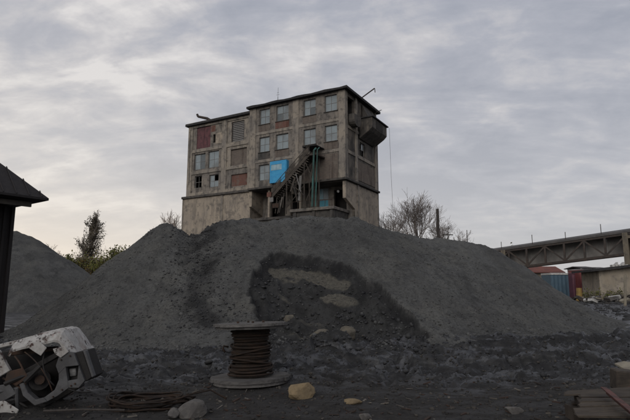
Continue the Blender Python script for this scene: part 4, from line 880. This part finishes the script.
wprism('bent_sheet', 'rust', [(12, 372), (28, 368), (34, 378), (22, 386), (10, 382)], -0.33, -0.315)
wprism('bent_sheet', 'wreckpaint', [(-14, 404), (10, 401), (24, 410), (18, 424), (-14, 428)], -0.42, -0.40)
wprism('bent_sheet', 'greymetal', [(-12, 388), (14, 384), (22, 394), (8, 402), (-12, 404)], -0.36, -0.34)
wprism('torn_sheet', 'blackmetal', [(-30, 400), (10, 405), (34, 400), (52, 405), (40, 420), (-30, 424)], -0.1, 0.5)

# ------------------------------------------------------------------ loose wire coil
cx, cy = -2.22, 6.95; m = MB(); rg = random.Random(7)
for k in range(11):
    ra = 0.52 * rg.uniform(0.78, 1.12); rb = 0.40 * rg.uniform(0.7, 1.1); ox, oy, ph, h0 = rg.uniform(-.07, .07), rg.uniform(-.06, .06), rg.uniform(0, 6.28), rg.uniform(0.02, 0.16)
    pts = []
    for i in range(49):
        a = 2 * math.pi * i / 48; x = ox + ra * math.cos(a); y = oy + rb * math.sin(a) * 1.1
        pts.append((x, y, gz(cx + x, cy + y) + h0 * (0.55 + 0.45 * math.sin(a + ph)) + 0.02 * math.sin(3 * a + ph)))
    m.tube(pts, 0.013, 5, caps=False)
m.tube([(0.45, 0.1, 0.1), (0.75, 0.25, 0.14), (1.0, 0.12, 0.05)], 0.013, 5)
co = m.build('wire_coil', M['cable'], None, smooth=True); co.location = (cx, cy, 0); tag(co, 'loose coil of rusty wire rope lying on the ground left of the drum', 'wire coil')
pw = Vector((-3.35, 6.35, 0)); m = MB(); m.tube([(0, 0, gz(-3.35, 6.35) + 0.05), (0.45, 0.08, gz(-2.9, 6.43) + 0.07), (0.95, 0.14, gz(-2.4, 6.5) + 0.05)], [0.016, 0.012, 0.014], 6)
o = m.build('pole', M['oldwood'], None); o.location = pw; o.name = 'wooden_stick'; tag(o, 'thin grey stick lying on the ground beside the wrecked cab', 'stick')

# ------------------------------------------------------------------ stones
M['tanstone'] = mat_plain('tan_stone', (0.20, 0.15, 0.088), (0.14, 0.108, 0.068), 5, 0.9, 0.2, 0.5); M['greystone'] = mat_plain('grey_stone', (0.115, 0.108, 0.10), (0.075, 0.07, 0.067), 5, 0.9, 0.2, 0.6); M['dullsand'] = mat_plain('sandy_boulder', (0.125, 0.11, 0.085), (0.075, 0.068, 0.057), 4, 0.92, 0.2, 0.7)
def rock(loc, dims, seed, mat, label, sub=3, blocky=0.5, group=None, name='stone', rz=0.0):
    rg = random.Random(seed); bm = bmesh.new(); bmesh.ops.create_icosphere(bm, subdivisions=sub, radius=1.0)
    pl = [(Vector([rg.gauss(0, 1) for _ in range(3)]).normalized(), rg.uniform(0.58, 0.80)) for _ in range(15)]
    from mathutils import noise as mn
    for v in bm.verts:
        p = v.co.normalized(); r_ = 1.0
        for n_, d_ in pl:
            c = p.dot(n_)
            if c > 0.05: r_ = min(r_, d_ / c)
        r_ += 0.05 * mn.noise(p * 2.3 + Vector((seed, 0, 0))) + 0.035 * mn.noise(p * 7 + Vector((0, seed, 0)))
        v.co = Vector((p.x * dims[0], p.y * dims[1], p.z * dims[2])) * r_
    me = bpy.data.meshes.new(name); bm.to_mesh(me); bm.free(); me.materials.append(M[mat])
    o = bpy.data.objects.new(name, me); COL.objects.link(o); o.location = loc; o.rotation_euler = (0, 0, rz); return tag(o, label, 'stone', group)
def gr(x, y, dz): return (x, y, hz_(x, y) + dz)
rock(gr(-0.19, 7.42, 0.065), (0.25, 0.18, 0.17), 3, 'tanstone', 'blocky tan stone just right of the cable drum', rz=0.3)
rock(gr(0.52, 7.0, 0.02), (0.17, 0.08, 0.05), 5, 'tanstone', 'small flat tan stone on the ground right of the blocky one')
rock(gr(-1.52, 6.42, 0.06), (0.22, 0.20, 0.17), 9, 'greystone', 'grey stone at the foot of the picture below the drum')
rock(gr(-1.72, 6.3, 0.04), (0.10, 0.12, 0.08), 12, 'greystone', 'smaller grey stone touching the left of the grey one')
rock(gr(0.62, 6.25, 0.03), (0.10, 0.08, 0.06), 15, 'greystone', 'small grey stone near the bottom edge in the centre')
rock(gr(2.55, 6.6, 0.03), (0.13, 0.10, 0.07), 18, 'greystone', 'grey stone on the ground left of the timber pallet')
rock(gr(0.1, 12.75, 0.06), (0.30, 0.26, 0.28), 21, 'dullsand', 'left of two sandy boulders at the foot of the dug hollow', name='boulder')
rock(gr(0.8, 12.8, 0.05), (0.29, 0.25, 0.25), 24, 'dullsand', 'right of two sandy boulders at the foot of the dug hollow', name='boulder')
rock(gr(-0.75, 14.2, -0.02), (0.22, 0.2, 0.14), 27, 'dullsand', 'pale block in the left part of the dug hollow', name='boulder')

# ------------------------------------------------------------------ timber pallet and scrap at lower right
b1 = Vector((0.965, -0.25, 0.07)).normalized(); b2 = Vector((-0.35, -0.93, -0.035)).normalized(); b3 = b1.cross(-b2).normalized()
if b3.z < 0: b3 = -b3
PT = at(569, 389, 6.35); pal = empty('timber_pallet', (PT.x, PT.y, 0)); tag(pal, 'weathered timber pallet at the lower right corner', 'pallet')
def pb(a, b, c): return PT + b1 * a + b2 * b + b3 * c - Vector((PT.x, PT.y, 0))
def pbox(name, mat, a0, a1, b0, b1_, c0, c1, parent=pal):
    m = MB(); m.add([pb(a, b, c) for c in (c0, c1) for b in (b0, b1_) for a in (a0, a1)], [(0, 2, 3, 1), (4, 5, 7, 6), (0, 1, 5, 4), (2, 6, 7, 3), (0, 4, 6, 2), (1, 3, 7, 5)]); return m.build(name, M[mat], parent, bevel=0.004)
for k in range(9):
    j = rnd.uniform(-0.09, 0.07); w_ = 0.152 - 0.03 * rnd.random(); o = pbox('plank', 'plank', j, 1.12 + rnd.uniform(-0.18, 0.12), k * 0.165, k * 0.165 + w_, -0.024, 0.0)
    me_ = o.data; tw = rnd.uniform(-0.03, 0.03); ln = rnd.uniform(-0.02, 0.02)
    for v_ in me_.vertices: v_.co.z += tw * (v_.co.x - 0.5) + (0.012 if v_.index % 2 else -0.004) * rnd.random() + 0.004 * k % 0.01; v_.co.y += ln * (v_.co.x - 0.5); v_.co.x += rnd.uniform(-0.03, 0.03)
for a in (0.04, 0.52, 1.0): pbox('stringer', 'wood_dark', a, a + 0.09, 0.01, 1.46, -0.135, -0.03)
for k in range(4): pbox('bottom_plank', 'wood_dark', 0.0, 1.12, k * 0.44, k * 0.44 + 0.12, -0.16, -0.138)
for a in (0.05, 1.0):
    for b in (0.12, 1.25):
        q = pb(a, b, -0.16); m = MB(); m.box(q.x - 0.1, q.x + 0.1, q.y - 0.1, q.y + 0.1, -0.1, q.z - 0.01); m.build('block', M['wood_dark'], pal)
M['redbar'] = mat_plain('pinkish_red_lead', (0.11, 0.045, 0.037), (0.045, 0.028, 0.024), 9, 0.75)
p0 = at(604, 391, 5.75); p1 = at(650, 430, 4.5); dvv = (p1 - p0).normalized(); sv = dvv.cross(Vector((0, 0, 1))).normalized(); uv = sv.cross(dvv); m = MB()
for (a0, a1, c0, c1) in ((-0.03, 0.03, 0.0, 0.012), (-0.03, -0.018, -0.06, 0.0)): m.add([e_ + sv * a + uv * c for e_ in (Vector(), p1 - p0) for a, c in ((a0, c0), (a1, c0), (a1, c1), (a0, c1))], [(0, 1, 2, 3), (4, 7, 6, 5), (0, 4, 5, 1), (1, 5, 6, 2), (2, 6, 7, 3), (3, 7, 4, 0)])
o = m.build('angle_iron', M['redbar'], None); o.location = p0 + Vector((0, 0, 0.03)); tag(o, 'reddish angle iron bar lying across the timber pallet', 'metal bar')
q0 = at(613, 379, 6.75); m = MB(); MT = Matrix.Rotation(R(-14), 4, 'Z') @ Matrix.Rotation(R(4), 4, 'Y')
m.box(0, 0.95, -0.14, 0.14, -0.13, 0.13, MT); o = m.build('timber_beam', M['plank'], None, bevel=0.015); o.location = q0; tag(o, 'thick brown timber beam end resting behind the pallet', 'timber')
m = MB(); m.box(0.1, 0.9, -0.22, 0.22, -q0.z - 0.1, -0.135, MT); o = m.build('black_crate', M['blackmetal'], None, bevel=0.02); o.location = q0; tag(o, 'black crate under the brown timber beam at the right edge', 'crate')
q1 = at(622, 369, 6.9); m = MB()
for i in range(6):
    a0, a1 = i * 0.13, (i + 1) * 0.13; za, zb = 0.03 * math.sin(i * 1.3), 0.03 * math.sin(i * 1.3 + 1.3)
    m.add([(a0, -0.12, za), (a1, -0.12, zb), (a1, 0.16, zb + 0.05), (a0, 0.16, za + 0.05), (a0, -0.12, za - 0.02), (a1, -0.12, zb - 0.02), (a1, 0.16, zb + 0.03), (a0, 0.16, za + 0.03)], [(0, 1, 2, 3), (7, 6, 5, 4), (0, 4, 5, 1), (3, 2, 6, 7)] + ([(0, 3, 7, 4)] if i == 0 else []) + ([(1, 5, 6, 2)] if i == 5 else []))
o = m.build('scrap_sheet', M['palepost'], None); o.location = q1; tag(o, 'pale bent sheet on top of the timber beam at the right edge', 'scrap')
pr0 = at(628, 388, 6.6); m = MB(); m.tube([(0, 0, 0), (0.5, -0.3, -0.05)], 0.03, 6); o = m.build('steel_pipe', M['redbar'], None); o.location = pr0; tag(o, 'short red pipe beside the black crate at the right edge', 'pipe')

# ------------------------------------------------------------------ junk in front of the workshop
rg = random.Random(77)
for k in range(34):
    x, y = 27.2 + rg.uniform(-3.2, 4.2), 44.6 + rg.uniform(-1.5, 2.2); w, d, h = rg.uniform(0.3, 1.2), rg.uniform(0.1, 0.5), rg.uniform(0.05, 0.3)
    MT = Matrix.Rotation(rg.uniform(-1.5, 1.5), 4, 'Z') @ Matrix.Rotation(rg.uniform(-0.5, 0.5), 4, 'Y') @ Matrix.Rotation(rg.uniform(-0.4, 0.4), 4, 'X')
    m = MB(); m.box(-w / 2, w / 2, -d / 2, d / 2, 0, h, MT); m.box(-w / 2 + 0.03, w / 2 - 0.05, -d / 2 - 0.02, d / 2 + 0.03, h + 0.002, h + 0.03, MT)
    pale = k % 5 < 2
    o = m.build('scrap_board', M['white_scrap' if pale and k % 2 == 0 else ('palepost' if pale else ('oldwood', 'steel', 'greystone')[k % 3])], None); o.location = (x, y, gz(x, y) + rg.uniform(0.08, 0.4))
    tag(o, 'pale scrap board in the junk before the workshop' if pale else 'dark scrap board in the junk before the workshop', 'scrap', 'pale junk boards' if pale else 'dark junk boards')

# ------------------------------------------------------------------ lumps and grit too many to count
def lumps(name, xs, ys, zs_, sz, mat, label, seed):
    rs = np.random.RandomState(seed); n = len(xs)
    g = 0.618; base = np.array([[-g, 1, 0], [g, 1, 0], [-g, -1, 0], [g, -1, 0], [0, -g, 1], [0, g, 1], [0, -g, -1], [0, g, -1], [1, 0, -g], [1, 0, g], [-1, 0, -g], [-1, 0, g]]) * 0.85
    v = base[None] * (1 + rs.uniform(-0.3, 0.3, (n, 12, 1))) + rs.uniform(-0.12, 0.12, (n, 12, 3)); v *= sz[:, None, None] * rs.uniform(0.55, 1.25, (n, 1, 3))
    an = rs.uniform(0, 6.28, n); c, s = np.cos(an)[:, None], np.sin(an)[:, None]
    vx = v[:, :, 0] * c - v[:, :, 1] * s; vy = v[:, :, 0] * s + v[:, :, 1] * c
    co = np.stack([vx + xs[:, None], vy + ys[:, None], v[:, :, 2] * 0.8 + zs_[:, None]], -1).reshape(-1, 3)
    t = np.array([[0, 11, 5], [0, 5, 1], [0, 1, 7], [0, 7, 10], [0, 10, 11], [1, 5, 9], [5, 11, 4], [11, 10, 2], [10, 7, 6], [7, 1, 8], [3, 9, 4], [3, 4, 2], [3, 2, 6], [3, 6, 8], [3, 8, 9], [4, 9, 5], [2, 4, 11], [6, 2, 10], [8, 6, 7], [9, 8, 1]]); f = (t[None] + (np.arange(n) * 12)[:, None, None]).reshape(-1, 3)
    me = bpy.data.meshes.new(name); me.vertices.add(len(co)); me.vertices.foreach_set('co', co.ravel()); me.loops.add(f.size); me.loops.foreach_set('vertex_index', f.ravel().astype(np.int32))
    me.polygons.add(len(f)); me.polygons.foreach_set('loop_start', np.arange(0, f.size, 3)); me.polygons.foreach_set('loop_total', np.full(len(f), 3)); me.update(calc_edges=True); me.materials.append(M[mat]); me.validate()
    o = bpy.data.objects.new(name, me); COL.objects.link(o); return tag(o, label, name.replace('_', ' '), kind='stuff')
rs = np.random.RandomState(5)
x = rs.normal(-4.15, 0.5, 2500); y = rs.uniform(13, 18.0, 2500); x = x - 0.30 * (y - 17.2)
lumps('gully_rubble', x, y, heap_h(x, y) + 0.01, 0.008 + 0.035 * rs.uniform(0, 1, 2500) ** 5, 'lump', 'dark rubble slipped down the gully in the left of the heap', 8)
x = rs.uniform(-11.5, 12.5, 22000); y = rs.uniform(10.8, 19.5, 22000); h = heap_h(x, y); k = h > 0.05
lumps('coal_lumps', x[k], y[k], h[k] + 0.01, 0.008 + 0.028 * rs.uniform(0, 1, k.sum()) ** 7, 'duslump', 'loose coal lumps over the face of the central heap', 1)
x = rs.uniform(-2, 3.4, 3600); y = rs.uniform(11.8, 16.6, 3600); k = (poly_sd(x, y, SCAR) > 0.1) & (sand_m(x, y) < 0.15); x, y = x[k], y[k]
lumps('broken_coal', x, y, np.maximum(heap_h(x, y), ground_h(x, y)) + 0.02, 0.008 + 0.065 * rs.uniform(0, 1, len(x)) ** 6, 'lump', 'broken dark lumps filling the dug hollow', 2)
x = rs.uniform(-9, 10, 9000); y = rs.uniform(11, 15.5, 9000); h = heap_h(x, y); k = (h > ground_h(x, y) - 0.02) & (h < 0.15 + 1.1 * rs.uniform(0, 1, 9000) ** 2); x, y, h = x[k], y[k], h[k]
lumps('foot_rubble', x, y, h, 0.010 + 0.06 * rs.uniform(0, 1, len(x)) ** 5, 'duslump', 'coarse stones gathered along the foot of the central heap', 9)
x = rs.uniform(-6, 8, 24000); y = 5.0 + 8 * rs.power(1.4, 24000)
lumps('grit', x, y, ground_h(x, y) + 0.004, 0.005 + 0.03 * rs.uniform(0, 1, 24000) ** 7, 'pebble', 'gravel and grit strewn over the foreground', 3)
x = rs.uniform(-6, 9, 2200); y = rs.uniform(8.3, 15, 2200)
lumps('mud_clods', x, y, ground_h(x, y) + 0.01, 0.012 + 0.07 * rs.uniform(0, 1, 2200) ** 6, 'lump', 'dark clods of coal mud along the rutted track', 4)

M['litter'] = mat_plain('rusty_litter', (0.05, 0.03, 0.023), (0.026, 0.021, 0.018), 2.0, 0.85, 0.25, 0.4)
M['palelitter'] = mat_plain('pale_litter', (0.15, 0.135, 0.115), (0.07, 0.062, 0.055), 2.0, 0.85, 0.25, 0.4)
def litter(name, n, mat, label, seed, x0, x1, y0, y1, lmax):
    rg = random.Random(seed); m = MB()
    for _ in range(n):
        x, y = rg.uniform(x0, x1), y0 + (y1 - y0) * rg.random() ** 1.3; l, w, h = rg.uniform(0.03, lmax) ** 1.0, rg.uniform(0.008, 0.035), rg.uniform(0.004, 0.018)
        m.box(-l / 2, l / 2, -w / 2, w / 2, -h / 2, h / 2, Matrix.Translation((x, y, gz(x, y) + 0.008)) @ Matrix.Rotation(rg.uniform(-1.6, 1.6), 4, 'Z') @ Matrix.Rotation(rg.uniform(-0.3, 0.3), 4, 'Y'))
    return tag(m.build(name, M[mat], None, fix=False), label, 'litter', kind='stuff')
litter('rusty_litter', 230, 'litter', 'rusty brown chips and sticks littering the foreground', 3, -4.5, 5.0, 5.6, 8.6, 0.15)
litter('pale_litter', 110, 'palelitter', 'pale splinters and scraps littering the foreground', 4, -4.5, 5.0, 5.6, 9.0, 0.12)

x = rs.uniform(12, 34, 2600); y = rs.uniform(22, 50, 2600); k = (ground_h(x, y) > heap_h(np.clip(x, -13, 15), np.clip(y, 11, 28))) | (x > 15); x, y = x[k], y[k]
lumps('yard_rubble', x, y, ground_h(x, y) + 0.01, 0.03 + 0.20 * rs.uniform(0, 1, len(x)) ** 5, 'lump', 'dark rubble strewn over the yard before the workshop', 10)
x = rs.uniform(24, 34, 700); y = rs.uniform(42.5, 47.5, 700)
lumps('junk_rubble', x, y, ground_h(x, y) + 0.02, 0.03 + 0.22 * rs.uniform(0, 1, 700) ** 3, 'pebble', 'broken grey rubble heaped about the junk before the workshop', 11)
